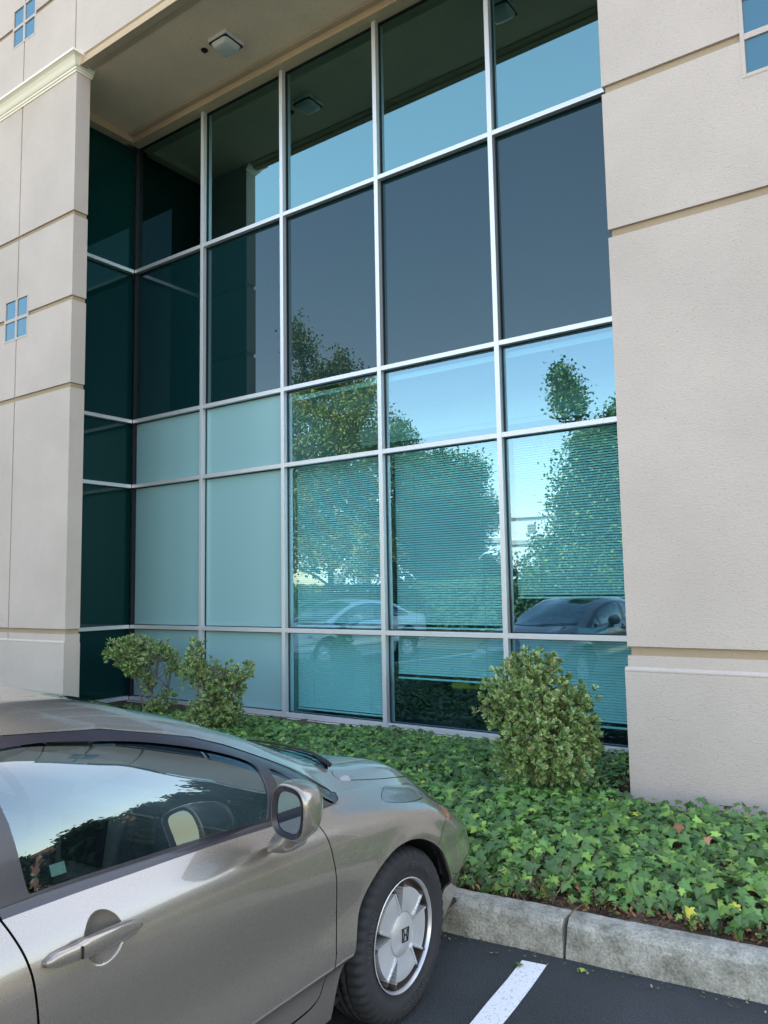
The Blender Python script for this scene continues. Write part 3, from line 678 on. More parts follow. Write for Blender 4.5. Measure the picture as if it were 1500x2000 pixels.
def sheet(name, labels, mat, parent, sides=(1, -1), off=0.0):
    k = np.isin(PL, labels); Fs = PF[k]; used, inv_ = np.unique(Fs, return_inverse=True); Fs = inv_.reshape(-1, 3)
    B = np.stack([_x, -_w, _z], 1)[used]+PN[used]*off; N = PN[used]
    V, F, NN = [], [], []
    for sd_ in sides:
        n = sum(len(v) for v in V)
        if sd_ == 1: V.append(B); F.append(Fs+n); NN.append(N)
        else: V.append(B*[1, -1, 1]); F.append(Fs[:, ::-1]+n); NN.append(N*[1, -1, 1])
    V = np.concatenate(V); F = np.concatenate(F); NN = np.concatenate(NN)
    # orient faces with the normals
    fn = np.cross(V[F[:, 1]]-V[F[:, 0]], V[F[:, 2]]-V[F[:, 0]]); a = np.linalg.norm(fn, axis=1)
    flip = (fn*NN[F].mean(1)).sum(1) < 0; F[flip] = F[flip][:, ::-1]; F = F[a > 1e-10]
    o = mkfast(name, V, F, mat, parent, None, True)
    try: o.data.normals_split_custom_set_from_vertices([tuple(map(float, q)) for q in NN])
    except Exception as ex: print('normals', ex)
    return o
# ------------------------------------------------------------------ car materials
def carpaint(name, col, metal=.75, rough=.34, coat=1.0):
    m, t, b = nodemat(name); b.inputs['Base Color'].default_value = (*col, 1); b.inputs['Metallic'].default_value = metal; b.inputs['Roughness'].default_value = rough
    b.inputs['Coat Weight'].default_value = coat; b.inputs['Coat Roughness'].default_value = .04
    tc = t.nodes.new('ShaderNodeTexCoord'); n = t.nodes.new('ShaderNodeTexNoise'); n.inputs['Scale'].default_value = 900; n.inputs['Detail'].default_value = 2
    mr = t.nodes.new('ShaderNodeMapRange'); mr.inputs['To Min'].default_value = rough-.08; mr.inputs['To Max'].default_value = rough+.08
    n2 = t.nodes.new('ShaderNodeTexNoise'); n2.inputs['Scale'].default_value = 9; n2.inputs['Detail'].default_value = 9
    c = t.nodes.new('ShaderNodeValToRGB'); c.color_ramp.elements[0].position = .42; c.color_ramp.elements[0].color = (.008, .008, .008, 1); c.color_ramp.elements[1].position = .75; c.color_ramp.elements[1].color = (.06, .06, .06, 1)
    t.links.new(tc.outputs['Object'], n.inputs['Vector']); t.links.new(n.outputs[0], mr.inputs[0]); t.links.new(mr.outputs[0], b.inputs['Roughness'])
    t.links.new(tc.outputs['Object'], n2.inputs['Vector']); t.links.new(n2.outputs[0], c.inputs[0]); t.links.new(c.outputs[0], b.inputs['Coat Roughness'])
    return m
m_paint = carpaint('bronze_grey_paint', (.29, .258, .22), .62, .28)
m_carglass = glassmat('car_window_glass', (.40, .48, .48), .16, (.80, .96, 1), 1.0)
m_frame = pmat('window_frame_satin', (.028, .025, .032), .28, spec=.45, coat=.15)
m_rub = pmat('rubber', (.012, .012, .013), .6)
m_blkin = pmat('underbody_black', (.008, .008, .009), .8)
m_lamp = pmat('lamp_lens', (.12, .12, .115), .16, spec=.6, coat=.4)
m_mark = pmat('marker_lens', (.55, .20, .14), .15, coat=1)
m_tyre = pmat('tyre_rubber', (.022, .022, .024), .72, spec=.35, vary=(14, .35))
m_rim = pmat('alloy_silver', (.58, .58, .585), .34, metal=.6, vary=(22, .12))
m_brown = pmat('wheel_dust_and_gap_shade', (.085, .06, .05), .5, metal=.4)
m_mir = pmat('mirror_silver', (.34, .38, .40), .02, metal=1)
m_seat = pmat('seat_cloth', (.34, .33, .31), .95, bump=(300, .3, .002)); m_dash = pmat('dash_plastic', (.28, .29, .30), .7); m_scr = pmat('screen_black', (.09, .10, .11), .3)
m_inlight = pmat('dash_light_plastic', (.42, .41, .38), .7)
m_ltyre = pmat('tyre_lettering', (.045, .045, .047), .6)
m_sticker = pmat('sticker_paper', (.45, .62, .55), .7)
# ------------------------------------------------------------------ wheel
def text_mesh(txt, size, depth):
    cu = bpy.data.curves.new('tmp', 'FONT'); cu.body = txt; cu.size = size; cu.extrude = depth; cu.align_x = 'CENTER'; cu.align_y = 'CENTER'; cu.space_character = 1.15
    o = bpy.data.objects.new('tmp', cu); COL.objects.link(o); dg = bpy.context.evaluated_depsgraph_get(); dg.update()
    me = bpy.data.meshes.new_from_object(o.evaluated_get(dg)); V = np.array([tuple(v.co) for v in me.vertices]); F = [tuple(p.vertices) for p in me.polygons]
    bpy.data.objects.remove(o); bpy.data.curves.remove(cu); bpy.data.meshes.remove(me)
    return V, F
def make_wheel(parent, loc, rz, flip=1, detail=True):
    """wheel with its outer face towards -Y of its own frame"""
    w_ = bpy.data.objects.new('wheel', None); COL.objects.link(w_); w_.parent = parent; w_.location = loc; w_.rotation_euler = (0, 0, rz)
    # tyre: profile (radius, y) lathe
    prof = [(.192, -.070), (.203, -.082), (.212, -.086), (.216, -.084), (.232, -.094), (.250, -.0985), (.268, -.0995), (.272, -.098), (.276, -.0985), (.292, -.094), (.300, -.088), (.3065, -.080), (.311, -.072), (.3135, -.060), (.3155, -.045),
            (.3158, -.040), (.308, -.038), (.308, -.030), (.3162, -.028), (.3168, -.004), (.309, -.003), (.309, .003), (.3168, .004), (.3162, .028), (.308, .030), (.308, .038), (.3158, .040), (.311, .072), (.300, .088), (.250, .098), (.203, .082), (.192, .07)]
    N = 240 if detail else 72; V = []; F = []; n = len(prof)
    for k in range(N):
        a = 2*math.pi*k/N
        for i, (r, y) in enumerate(prof):
            rr = r
            if detail and 9 <= i <= 13 and (k % 5) in (0, 1): rr = r-.008     # shoulder blocks
            if detail and i in (14, 15, 18, 19) and (k % 5) == 0: rr = r-.006
            V.append((rr*math.cos(a), y, rr*math.sin(a)))
    for k in range(N):
        for i in range(n-1): F.append((k*n+i, k*n+i+1, ((k+1) % N)*n+i+1, ((k+1) % N)*n+i))
    ty = mk('tyre', V, F, m_tyre, w_, True)
    import bmesh
    bm = bmesh.new(); bm.from_mesh(ty.data); bmesh.ops.recalc_face_normals(bm, faces=bm.faces); bm.to_mesh(ty.data); bm.free()
    # rim: height field in polar coordinates
    NR, NT = (64, 360) if detail else (20, 90)
    ang0 = R(97); V = []; rs = np.concatenate([[0.0], np.linspace(.006, .205, NR)]); MI = []
    def depth(r, a):
        lip = -.082+.010*max(0, 1-abs(r-.203)/.006)*-1
        if r > .196: y = lip
        elif r > .192: y = -.050-(r-.192)/.004*.030
        elif r > .172: y = -.046
        elif r > .168: y = -.076+(r-.168)/.004*.020
        elif r > .080: y = -.074-.006*math.sin((r-.08)/.086*math.pi/2+.4)
        elif r > .0775: y = -.070
        else: y = -.092+.014*(r/.0775)**2
        dark = 0
        d = (a-ang0) % (2*math.pi/5); d = min(d, 2*math.pi/5-d)
        if .086 < r < .19:
            lat = r*math.sin(d); half = .004+(r-.086)*.30       # half width of the V opening
            if lat < half-.005: y = -.012; dark = 1  # floor of the opening coloured dark in place of the shade inside
            elif lat < half+.0055: y = -.084+.0*r
            elif lat < half+.008 and r > .168: y = -.066
        return y, dark
    V.append((0, -.092, 0)); D = [0]
    for r in rs[1:]:
        for k in range(NT):
            a = 2*math.pi*k/NT; y, dk = depth(r, a); V.append((r*math.cos(a), y, r*math.sin(a))); D.append(dk)
    F = [(0, 1+k, 1+(k+1) % NT) for k in range(NT)]; MI = [0]*NT
    for i in range(NR-1):
        for k in range(NT):
            f = (1+i*NT+k, 1+i*NT+(k+1) % NT, 1+(i+1)*NT+(k+1) % NT, 1+(i+1)*NT+k); F.append(f)
            MI.append(1 if sum(D[j] for j in f) >= 3 or (.1705 < rs[i+1] < .1925) else 0)
    rim = mk('rim', V, F, None, w_, False, mats=[m_rim, m_brown], mi=MI)
    bm = bmesh.new(); bm.from_mesh(rim.data); bmesh.ops.recalc_face_normals(bm, faces=bm.faces)
    for f in bm.faces: f.smooth = True
    bm.to_mesh(rim.data); bm.free()
    rim.data.set_sharp_from_angle(angle=R(28)) if hasattr(rim.data, 'set_sharp_from_angle') else None
    if detail:
        # badge
        Vt = MB(); sc_ = 1
        pts = [(-.0165, .0175), (.0165, .0175), (.0135, -.0175), (-.0135, -.0175)]
        ring = [(-.0188, .0198), (.0188, .0198), (.0155, -.0198), (-.0155, -.0198)]
        for i in range(4):
            p, q, r1, r2 = pts[i], pts[(i+1) % 4], ring[(i+1) % 4], ring[i]
            Vt.add([(p[0], -.0945, p[1]), (q[0], -.0945, q[1]), (r1[0], -.0945, r1[1]), (r2[0], -.0945, r2[1]), (p[0], -.088, p[1]), (q[0], -.088, q[1]), (r1[0], -.088, r1[1]), (r2[0], -.088, r2[1])],
                   [(0, 1, 2, 3), (4, 7, 6, 5), (0, 4, 5, 1), (2, 6, 7, 3)])
        for s_ in (-1, 1):
            Vt.prism([(s_*.0112, .0150), (s_*.0080, .0150), (s_*.0056, .002), (s_*.0056, -.002), (s_*.0076, -.0150), (s_*.0102, -.0150), (s_*.0082, 0)], 'y', -.0945, -.088)
        Vt.prism([(-.0046, -.0022), (.0046, -.0022), (.0046, .0022), (-.0046, .0022)], 'y', -.0943, -.088)
        bd = Vt.build('emblem', m_blkin, w_); bd.rotation_euler = (0, R(5), 0); bd.scale = (1.25, 1, 1.25)
        def put(tv, tf, a0, up, nm):
            Vs = []
            for x, y, z in tv:
                r = .250+up*y*1.0; a = a0-up*x/.25; Vs.append((r*math.cos(a), -.0990-z-.0008, r*math.sin(a)))
            mk(nm, Vs, tf, m_ltyre, w_)
        for txt, a0, up in (('TOURING', R(163), 1), ('SENTINEL', R(283), -1), ('SENTINEL', R(62), 1)):
            tv, tf = text_mesh(txt, .036, .0008); put(tv, tf, a0, up, 'sidewall_lettering')
    if flip < 0: w_.rotation_euler = (0, 0, rz+math.pi)
    return w_
# ------------------------------------------------------------------ whole car
def loftx(sections, name, mat, parent, smooth=True, cap0=False, cap1=True):
    """sections: list of rings (equal length point lists)"""
    n = len(sections[0]); V = [p for s_ in sections for p in s_]; F = []
    for i in range(len(sections)-1):
        for k in range(n): F.append((i*n+k, i*n+(k+1) % n, (i+1)*n+(k+1) % n, (i+1)*n+k))
    if cap0: F.append(tuple(range(n)))
    if cap1: F.append(tuple((len(sections)-1)*n+k for k in range(n))[::-1])
    o = mk(name, V, F, mat, parent, smooth)
    import bmesh
    bm = bmesh.new(); bm.from_mesh(o.data); bmesh.ops.recalc_face_normals(bm, faces=bm.faces); bm.to_mesh(o.data); bm.free()
    return o
def sq(cx, cz, a, b_, n=32, e=3.2, rot=0, skew=0):
    out = []
    for k in range(n):
        t_ = 2*math.pi*k/n; c, s_ = math.cos(t_), math.sin(t_)
        u = math.copysign(abs(c)**(2/e), c)*a; v = math.copysign(abs(s_)**(2/e), s_)*b_
        u2 = u*math.cos(rot)-v*math.sin(rot); v2 = u*math.sin(rot)+v*math.cos(rot)
        out.append((cx+u2+skew*v2, cz+v2))
    return out
def make_mirror(parent, sd_):
    """sd_ = -1 right side (y negative)"""
    Y = lambda w_: sd_*w_
    secs = []
    for x, a, b_, cw, cz in ((-.935, .058, .066, .985, 1.022), (-.945, .063, .071, .985, 1.021), (-.93, .069, .077, .985, 1.020), (-.90, .073, .078, .982, 1.020), (-.865, .072, .075, .977, 1.019), (-.83, .065, .067, .969, 1.016), (-.805, .051, .051, .961, 1.012), (-.79, .029, .030, .954, 1.008)):
        secs.append([(x-(q[0]-.985)*.16, Y(q[0]), q[1]) for q in sq(cw, cz, a, b_, 40, 3.0, R(-4))])
    body_ = loftx(secs, 'mirror', m_paint, parent)
    r0 = [(x, Y(q[0]), q[1]) for q in sq(.985, 1.021, .061, .069, 40, 3.0, R(-4)) for x in [-.9455-(q[0]-.985)*.16]]
    r1 = [(x, Y(q[0]), q[1]) for q in sq(.986, 1.021, .047, .056, 40, 3.0, R(-4)) for x in [-.938-(q[0]-.985)*.16]]
    loftx([r0, r1], 'mirror_bezel', m_frame, body_, True, False, False)
    r2 = [(x, Y(q[0]), q[1]) for q in sq(.986, 1.021, .0465, .0555, 40, 3.0, R(-4)) for x in [-.9365-(q[0]-.985)*.16]]
    mk('mirror_glass', r2, [tuple(range(40))], m_mir, body_)
    st_ = []
    for z, w0, w1, x0, x1 in ((.965, .915, 1.0, -.905, -.815), (.945, .90, .985, -.910, -.808), (.92, .878, .972, -.916, -.796), (.90, .862, .962, -.918, -.792), (.892, .855, .950, -.908, -.80), (.889, .85, .935, -.895, -.815)):
        cw, cx_ = (w0+w1)/2, (x0+x1)/2
        st_.append([(q[0], Y(q[1]), z) for q in sq(cx_, cw, (x1-x0)/2, (w1-w0)/2, 28, 2.6)])
    loftx(st_, 'mirror_foot', m_paint, body_, True, True, True)
def surf_pt(s, t_, off=0, sd_=-1):
    x, w_, z = body([s], [t_]); n = analytic_normals(np.array([[s, t_]]))[0]
    if n[1] > .2: n = -n
    p = np.array([x[0], -w_[0], z[0]])+n*off
    return (p[0], p[1]*(1 if sd_ == -1 else -1), p[2])
def make_handle(parent, xc, sd_):
    """pull bar standing off the door over its round cup"""
    W = lambda x: float(body([x], [.60], raw=True)[1][0])
    secs = []
    L0, L1 = xc-.158, xc+.100
    for u in np.linspace(0, 1, 25):
        x = L0+(L1-L0)*u; wd = .0215*(1-.30*abs(2*u-1)**3)*(1 if u > .08 else .55+.45*u/.08)*(1 if u < .93 else .55+.45*(1-u)/.07)
        if u < .3: wd *= .86
        pr = .006+.028*math.sin(math.pi*min(1, max(0, (u+.10)/1.2)))**.8
        zc = .873-.012*u+.006*math.sin(math.pi*u)
        w0 = W(x)
        th = .012
        c = []
        for k in range(18):
            a = 2*math.pi*k/18; zz = zc+wd*math.copysign(abs(math.sin(a))**.75, math.sin(a)); ww = w0+pr-th*.5+th*math.copysign(abs(math.cos(a))**.6, math.cos(a))
            c.append((x, sd_*ww, zz))
        secs.append(c)
    h = loftx(secs, 'door_handle', m_paint, parent, True, True, True)
    m_ = MB(); x = xc-.085
    w0 = W(x)+.031
    m_.box(x-.0012, x+.0012, sd_*(w0-.004), sd_*(w0+.0105), .860, .886); m_.build('lock_seam', m_blkin, parent)
    # dark shadow gaskets at the bar ends
    return h
def make_car(loc, rz):
    root = empty('parked_car', loc, rz)
    sheet('body', [0], m_paint, root)
    sheet('bumper', [13], m_paint, root)
    sheet('hood', [12], m_paint, root)
    W_ = lambda s: s
    for lab_, nm in ((1, 'front_door'), (2, 'rear_door')):
        for sd_, sides in ((-1, (1,)), (1, (-1,))):
            d = sheet(nm, [lab_], m_paint, root, sides)
            make_handle(d, -1.475 if lab_ == 1 else -2.45, sd_)
            if lab_ == 1: make_mirror(root, sd_)
    sheet('window_frame', [3], m_frame, root, off=-.002)
    for lab_ in (4, 5, 6):
        for sides in ((1,), (-1,)): sheet('side_window', [lab_], m_carglass, root, sides, off=-.007)
    sheet('windscreen', [7], m_carglass, root, off=-.002); sheet('rear_window', [9], m_carglass, root, off=-.002)
    for sides in ((1,), (-1,)): sheet('belt_moulding', [14], m_frame, root, sides, off=.002)
    sheet('cowl', [8], m_frame, root, off=-.012)
    for sides in ((1,), (-1,)): sheet('headlight', [10], m_lamp, root, sides); sheet('marker_light', [11], m_mark, root, sides)
    # dark inner skin behind the shut lines
    k = (PP[PF].mean(1)[:, 1] < .69) & (PL != 99) & (PL != 4) & (PL != 5) & (PL != 6)
    keep = (PL != 99)
    s_ = np.linspace(-3.55, .85, 120); t_ = np.concatenate([np.linspace(.02, .69, 24)]); V = []; F = []
    S_, T_ = np.meshgrid(s_, t_, indexing='ij'); x, w_, z = body(S_.ravel(), T_.ravel(), raw=True); nn = analytic_normals(np.stack([S_.ravel(), T_.ravel()], 1)); nn *= np.where(nn[:, 1] > .2, -1, 1)[:, None]
    B = np.stack([x, -w_, z], 1)-nn*.034; nt_ = len(t_)
    for i in range(len(s_)-1):
        for j in range(nt_-1):
            c = (np.array([s_[i]+s_[i+1], t_[j]+t_[j+1]])/2)[None]
            if in_poly(c, ARCHF)[0] or in_poly(c, ARCHR)[0]: continue
            F.append((i*nt_+j, (i+1)*nt_+j, (i+1)*nt_+j+1, i*nt_+j+1))
    F = np.array(F); V = np.concatenate([B, B*[1, -1, 1]]); mkfast('inner_skin', V, np.concatenate([F, F[:, ::-1]+len(B)]), m_blkin, root)
    s_ = np.linspace(-.3, .86, 50); t_ = np.linspace(1.0, 1.72, 14); S_, T_ = np.meshgrid(s_, t_, indexing='ij'); x, w_, z = body(S_.ravel(), T_.ravel()); B = np.stack([x, -w_, z-.03], 1); nt_ = 14
    F = np.array([(i*nt_+j, (i+1)*nt_+j, (i+1)*nt_+j+1, i*nt_+j+1) for i in range(49) for j in range(13)]); mkfast('engine_bay', np.concatenate([B, B*[1, -1, 1]]), np.concatenate([F, F+len(B)]), m_blkin, root)
    # wheel houses
    for arch in (ARCHF, ARCHR):
        a = np.array([(p[0], max(p[1], 0)) for p in arch]); x, w_, z = body(a[:, 0], a[:, 1]); n = len(a)
        for sg in (-1, 1):
            V = []; cx_, cz_ = (a[0, 0]+a[-1, 0])/2, .31
            for f_, inn in ((1, 0), (.995, .012), (1.04, .02), (1.05, .34)):
                for i in range(n): V.append((cx_+(x[i]-cx_)*f_, sg*(w_[i]-inn), cz_+(z[i]-cz_)*f_ if z[i] > cz_ else z[i]))
            F = [(r*n+i, r*n+i+1, (r+1)*n+i+1, (r+1)*n+i) for r in range(3) for i in range(n-1)]
            F.append(tuple(3*n+i for i in range(n)))
            mk('wheel_arch_liner', V, F, None, root, True, mats=[m_paint, m_blkin], mi=[0]*(n-1)+[1]*(2*(n-1)+1))
    # floor pan and undertray
    m_ = MB(); m_.box(-3.4, .7, -.72, .72, .17, .19); m_.build('floor_pan', m_blkin, root)
    # wheels
    for x, y, st_, fl, det in ((0, -.745, R(-4), 1, True), (0, .745, R(-4), -1, False), (-2.70, -.745, 0, 1, False), (-2.70, .745, 0, -1, False)):
        make_wheel(root, (x, y, .313), st_, fl, det)
    # interior
    it = MB()
    it.prism([(-.15, .93), (-.45, .95), (-.72, .90), (-.80, .80), (-.80, .55), (-.1, .55)], 'y', -.70, .70); d = it.build('dashboard', m_dash, root, True, .03, 3)
    it = MB(); it.prism([(-.60, .985), (-.76, .955), (-.80, .86), (-.78, .80), (-.5, .80), (-.45, .95)], 'y', .12, .66); it.build('instrument_hood', m_inlight, d, True, .02, 3)
    it = MB(); it.prism([(-.80, .90), (-.835, .70), (-.86, .45), (-.6, .45), (-.6, .92)], 'y', -.15, .15); cs = it.build('centre_console', m_inlight, d, True, .02, 3)
    it = MB(); it.box(-.842, -.80, -.105, .105, .70, .86); it.build('radio_panel', m_scr, d, False, .006)
    for yy in (-.58, -.26):
        it = MB()
        for q in range(5): it.box(-.812, -.795, yy-.06, yy+.06, .80+q*.02, .808+q*.02)
        it.build('air_vent', m_inlight, d)
    sw = MB(); ring = []
    for k in range(41):
        a = 2*math.pi*k/40; ring.append((-.92-.18*math.sin(a)*.42+.0, .38+.185*math.cos(a), .90+.185*math.sin(a)*.9))
    sw.tube(ring, .015, 10, caps=False); sw.tube([(-.92, .20, .90), (-.91, .38, .89), (-.92, .56, .90)], .02, 8); sw.tube([(-.91, .38, .89), (-.76, .38, .82)], .03, 8)
    sw.build('steering_wheel', m_blkin, root, True)
    def seat(y, x=-1.55):
        t_ = MB(); t_.prism([(x+.10, .30), (x+.52, .34), (x+.50, .50), (x+.05, .45)], 'y', y-.24, y+.24); s0 = t_.build('seat', m_seat, root, True, .04, 3)
        t_ = MB(); t_.prism([(x+.10, .40), (x-.02, .42), (x-.24, 1.02), (x-.12, 1.03)], 'y', y-.23, y+.23); t_.build('backrest', m_seat, s0, True, .04, 3)
        t_ = MB(); t_.prism([(x-.16, 1.06), (x-.25, 1.07), (x-.27, 1.24), (x-.18, 1.24)], 'y', y-.13, y+.13); t_.build('headrest', m_seat, s0, True, .03, 3)
    for y in (-.36, .36): seat(y)
    for y in (-.36, .36): seat(y, -2.45)
    rm_ = MB(); rm_.box(-1.07, -1.04, -.12, .12, 1.16, 1.22); rm_.tube([(-1.04, 0, 1.21), (-1.0, 0, 1.27)], .01); rm_.build('rear_view_mirror', m_blkin, root, False, .01)
    # wiper arms
    wp = MB()
    def hp(s, t__, off): p = surf_pt(s, t__, off); return p
    for (sA, tA, sB, tB) in ((-.20, 1.19, .03, 1.62), (-.12, 1.30, .0, 1.68)):
        pts = [hp(sA+(sB-sA)*u, tA+(tB-tA)*u, .012) for u in np.linspace(0, 1, 9)]; wp.tube(pts, .0045, 6)
    pts = [hp(-.24+.0*u, 1.155+.06*u, .016) for u in np.linspace(0, 1, 4)]; wp.tube(pts, .009, 6)
    wp.build('wiper', m_blkin, root)
    # sticker low on the rear edge of the front window
    st_ = MB()
    def sg_(s, t__): return surf_pt(s, t__, -.010)
    P4 = [sg_(-1.555, .728), sg_(-1.515, .728), sg_(-1.518, .752), sg_(-1.558, .752)]
    st_.add(P4, [(0, 1, 2, 3)]); st_.build('sticker', m_sticker, root)
    return root
CAR_O = (-2.607, -4.607, 0.0)
car = make_car(CAR_O, math.pi/2+R(5.3))
tag(car, 'bronze grey sedan parked nose to the kerb, nearest to the viewer', 'car', 'cars parked along the kerb')
def copy_tree(o, parent=None, swap=None, done=None):
    c = o.copy(); COL.objects.link(c); c.parent = parent
    if c.data is not None and swap is not None:
        if m_paint.name in [m.name for m in c.data.materials if m]:
            key = c.data.name
            if key not in done:
                d = c.data.copy()
                for i, m in enumerate(d.materials):
                    if m == m_paint: d.materials[i] = swap
                done[key] = d
            c.data = done[key]
    for ch in o.children: copy_tree(ch, c, swap, done)
    return c
m_white = carpaint('pearl_white_paint', (.80, .80, .78), .1, .4); m_graph = carpaint('graphite_paint', (.10, .11, .125), .6, .35)
c2 = copy_tree(car, None, m_graph, {}); c2.location = (-5.50, -4.75, 0); tag(c2, 'dark graphite sedan parked beside the bronze one, mirrored in the right panes', 'car', 'cars parked along the kerb')
c3 = copy_tree(car, None, m_white, {}); c3.location = (-10.85, -4.75, 0); tag(c3, 'white sedan parked farthest along the kerb, seen mirrored in the middle panes', 'car', 'cars parked along the kerb')
# ------------------------------------------------------------------ ivy
m_ivy = leafmat('ivy_leaf', .42, .45, .22)
IVY = np.array([(0, 0), (.12, -.10), (.36, -.14), (.30, .10), (.56, .30), (.27, .42), (.20, .58), (0, 1.0), (-.20, .58), (-.27, .42), (-.56, .30), (-.30, .10), (-.36, -.14), (-.12, -.10)])
def frames(N, yawv=None):
    """orthonormal leaf frames: N leaf normals, random yaw"""
    n = N/np.linalg.norm(N, axis=1)[:, None]
    a = rng.normal(size=n.shape); u = a-(a*n).sum(1)[:, None]*n; u /= np.linalg.norm(u, axis=1)[:, None]
    v = np.cross(n, u); return u, v, n
def scatter_leaves(name, P, N, size, cols, outline, mat, parent=None, fold=.18, edgecol=None, curl=.0, updir=None):
    """one folded leaf polygon fan per point"""
    m = len(P); u, v, n = frames(N)
    if updir is not None:
        v = updir-(updir*n).sum(1)[:, None]*n; v /= np.linalg.norm(v, axis=1)[:, None]+1e-9; u = np.cross(v, n)
    k = len(outline); ctr = np.array([0, .35 if outline is IVY else .5])
    pts = np.vstack([ctr, outline]); rad = np.abs(pts[:, 0])
    L = size[:, None, None]*(u[:, None, :]*pts[None, :, :1]+v[:, None, :]*pts[None, :, 1:]+n[:, None, :]*((-fold*rad-curl*pts[:, 1]**2)[None, :, None]+rng.normal(0, .035, (m, k+1, 1))))
    V = (P[:, None, :]+L).reshape(-1, 3)
    tri = np.array([(0, 1+i, 1+(i+1) % k) for i in range(k)])
    F = (tri[None]+(np.arange(m)*(k+1))[:, None, None]).reshape(-1, 3)
    C = np.repeat(cols[:, None, :], k+1, 1)
    if edgecol is not None: C[:, 1:, :] = edgecol[:, None, :]
    else: C[:, 0, :] *= 1.18
    return mkfast(name, V, F, mat, parent, C.reshape(-1, 3))
def noise2(x, y, s=0):
    return (np.sin(x*1.7+s)*np.cos(y*2.3-s)+.6*np.sin(x*4.1-y*3.3+2*s)+.4*np.cos(x*7.3+y*6.1+s))/2
def canopy(a, b_):
    """height of the ivy above the soil, a along the kerb, b across the bed"""
    front = np.clip((b_-.18-.09*noise2(a*1.3, a*.4, 1))/.28, 0, 1)**.6
    h = .17+.05*noise2(a*1.1, b_*1.3)
    h = h*np.where(b_ > 1.2, np.clip(1-(b_-1.2)*.35, .45, 1), 1)
    back = np.clip((4.05-b_)/.35, 0, 1)
    return h*front*back
def bed_xy(a, b_):
    p = np.stack([K0.x+kx.x*a+kn.x*b_, K0.y+kx.y*a+kn.y*b_], 1); return p
def ivy_points(n, a0, a1, b0, b1):
    a = rng.uniform(a0, a1, n); b_ = rng.uniform(b0, b1, n)
    p = bed_xy(a, b_)
    keep = (p[:, 1] < -.16) & ~((p[:, 0] > PRX-.03) & (p[:, 1] > FY-.10)) & ~((p[:, 0] < PLX+.1) & (p[:, 1] > FY-.08))
    # bare patch at the foot of the right pier and behind the shrub
    bare = ((p[:, 0] > -2.15) & (p[:, 1] > -1.85) & (rng.random(n) < .80)) | ((p[:, 1] > -.45) & (rng.random(n) < .6))
    keep &= ~bare
    return a[keep], b_[keep], p[keep]
def ivy_patch(name, n, a0, a1, b0, b1, smin, smax, lab):
    a, b_, p = ivy_points(n, a0, a1, b0, b1)
    h = canopy(a, b_); f = rng.random(len(a))**.45
    z = np.array([soil_z(x, y) for x, y in zip(a, b_)])+h*f+.012
    k = (h > .03); a, b_, p, h, f, z = a[k], b_[k], p[k], h[k], f[k], z[k]
    e = .05; ga = (canopy(a+e, b_)-canopy(a-e, b_))/(2*e); gb_ = (canopy(a, b_+e)-canopy(a, b_-e))/(2*e)
    N = np.stack([-(ga*kx.x+gb_*kn.x), -(ga*kx.y+gb_*kn.y), np.ones(len(a))], 1)
    N /= np.linalg.norm(N, axis=1)[:, None]; N += rng.normal(0, .42, N.shape)+np.array([0.05, -.28, .1]); N[:, 2] = np.abs(N[:, 2])+.1
    P = np.column_stack([p, z])
    base = np.array([(.085, .175, .048), (.11, .24, .062), (.055, .13, .04), (.17, .31, .06), (.24, .38, .08)])
    pick = rng.choice(5, len(a), p=[.34, .28, .2, .13, .05]); c = base[pick]*rng.uniform(.7, 1.25, (len(a), 1))*np.array([1.08, 1.03, .95])
    yl = rng.random(len(a)) < .004; c[yl] = (.55, .50, .06)
    pale_patch = noise2(a*2, b_*2, 3) > .45; c[pale_patch & (pick > 1)] *= 1.25  # some leaves made paler in noise patches
    ud = np.tile(np.array([.1, -1, -.4]), (len(a), 1))+rng.normal(0, .8, (len(a), 3))
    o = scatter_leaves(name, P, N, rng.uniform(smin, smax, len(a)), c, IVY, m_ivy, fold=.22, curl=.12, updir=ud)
    return tag(o, lab, 'ivy', kind='stuff')
ivy_patch('ivy', 54000, -8.6, 4.4, .17, 4.0, .034, .076, 'dense green ivy covering the planting bed')
# small sprigs of young ivy creeping over the litter by the kerb
n = 2600; a = rng.uniform(-6, 3.6, n); b_ = .17+.33*rng.random(n)**.8; p = bed_xy(a, b_)
kk = noise2(a*3, b_*6, 2) > -.25; a, b_, p = a[kk], b_[kk], p[kk]; n = len(a)
P = np.column_stack([p, .155+.06*rng.random(n)]); N = rng.normal(0, .6, (n, 3))+np.array([0, -.4, .8])
c = np.array([(.06, .14, .03), (.10, .20, .035), (.05, .11, .03)])[rng.choice(3, n)]*rng.uniform(.7, 1.3, (n, 1))
tag(scatter_leaves('young_ivy', P, N, rng.uniform(.022, .05, n), c, IVY, m_ivy, fold=.2), 'small young ivy leaves creeping over litter behind the kerb', 'ivy', kind='stuff')
# leaf litter and dry stems
m_lit = leafmat('dry_leaf', .8, .2, .1)
LEAF = np.array([(0, 0), (.16, .18), (.24, .45), (.15, .78), (0, 1.0), (-.15, .78), (-.24, .45), (-.16, .18)])
n = 9000; a = rng.uniform(-7, 4.2, n); b_ = .165+.62*rng.random(n)**1.6; p = bed_xy(a, b_)
P = np.column_stack([p, .145+.05*rng.random(n)+.12*np.clip(b_-.4, 0, .3)]); N = rng.normal(0, .7, (n, 3))+np.array([0, -.25, .7])
c = np.array([(.10, .05, .025), (.19, .095, .045), (.05, .026, .015), (.27, .15, .07), (.035, .022, .015)])[rng.choice(5, n, p=[.3, .2, .25, .08, .17])]*rng.uniform(.7, 1.3, (n, 1))
tag(scatter_leaves('leaf_litter', P, N, rng.uniform(.012, .038, n), c, LEAF, m_lit, fold=-.3, curl=.3), 'brown dry leaf litter along the back of the kerb', 'leaf litter', kind='stuff')
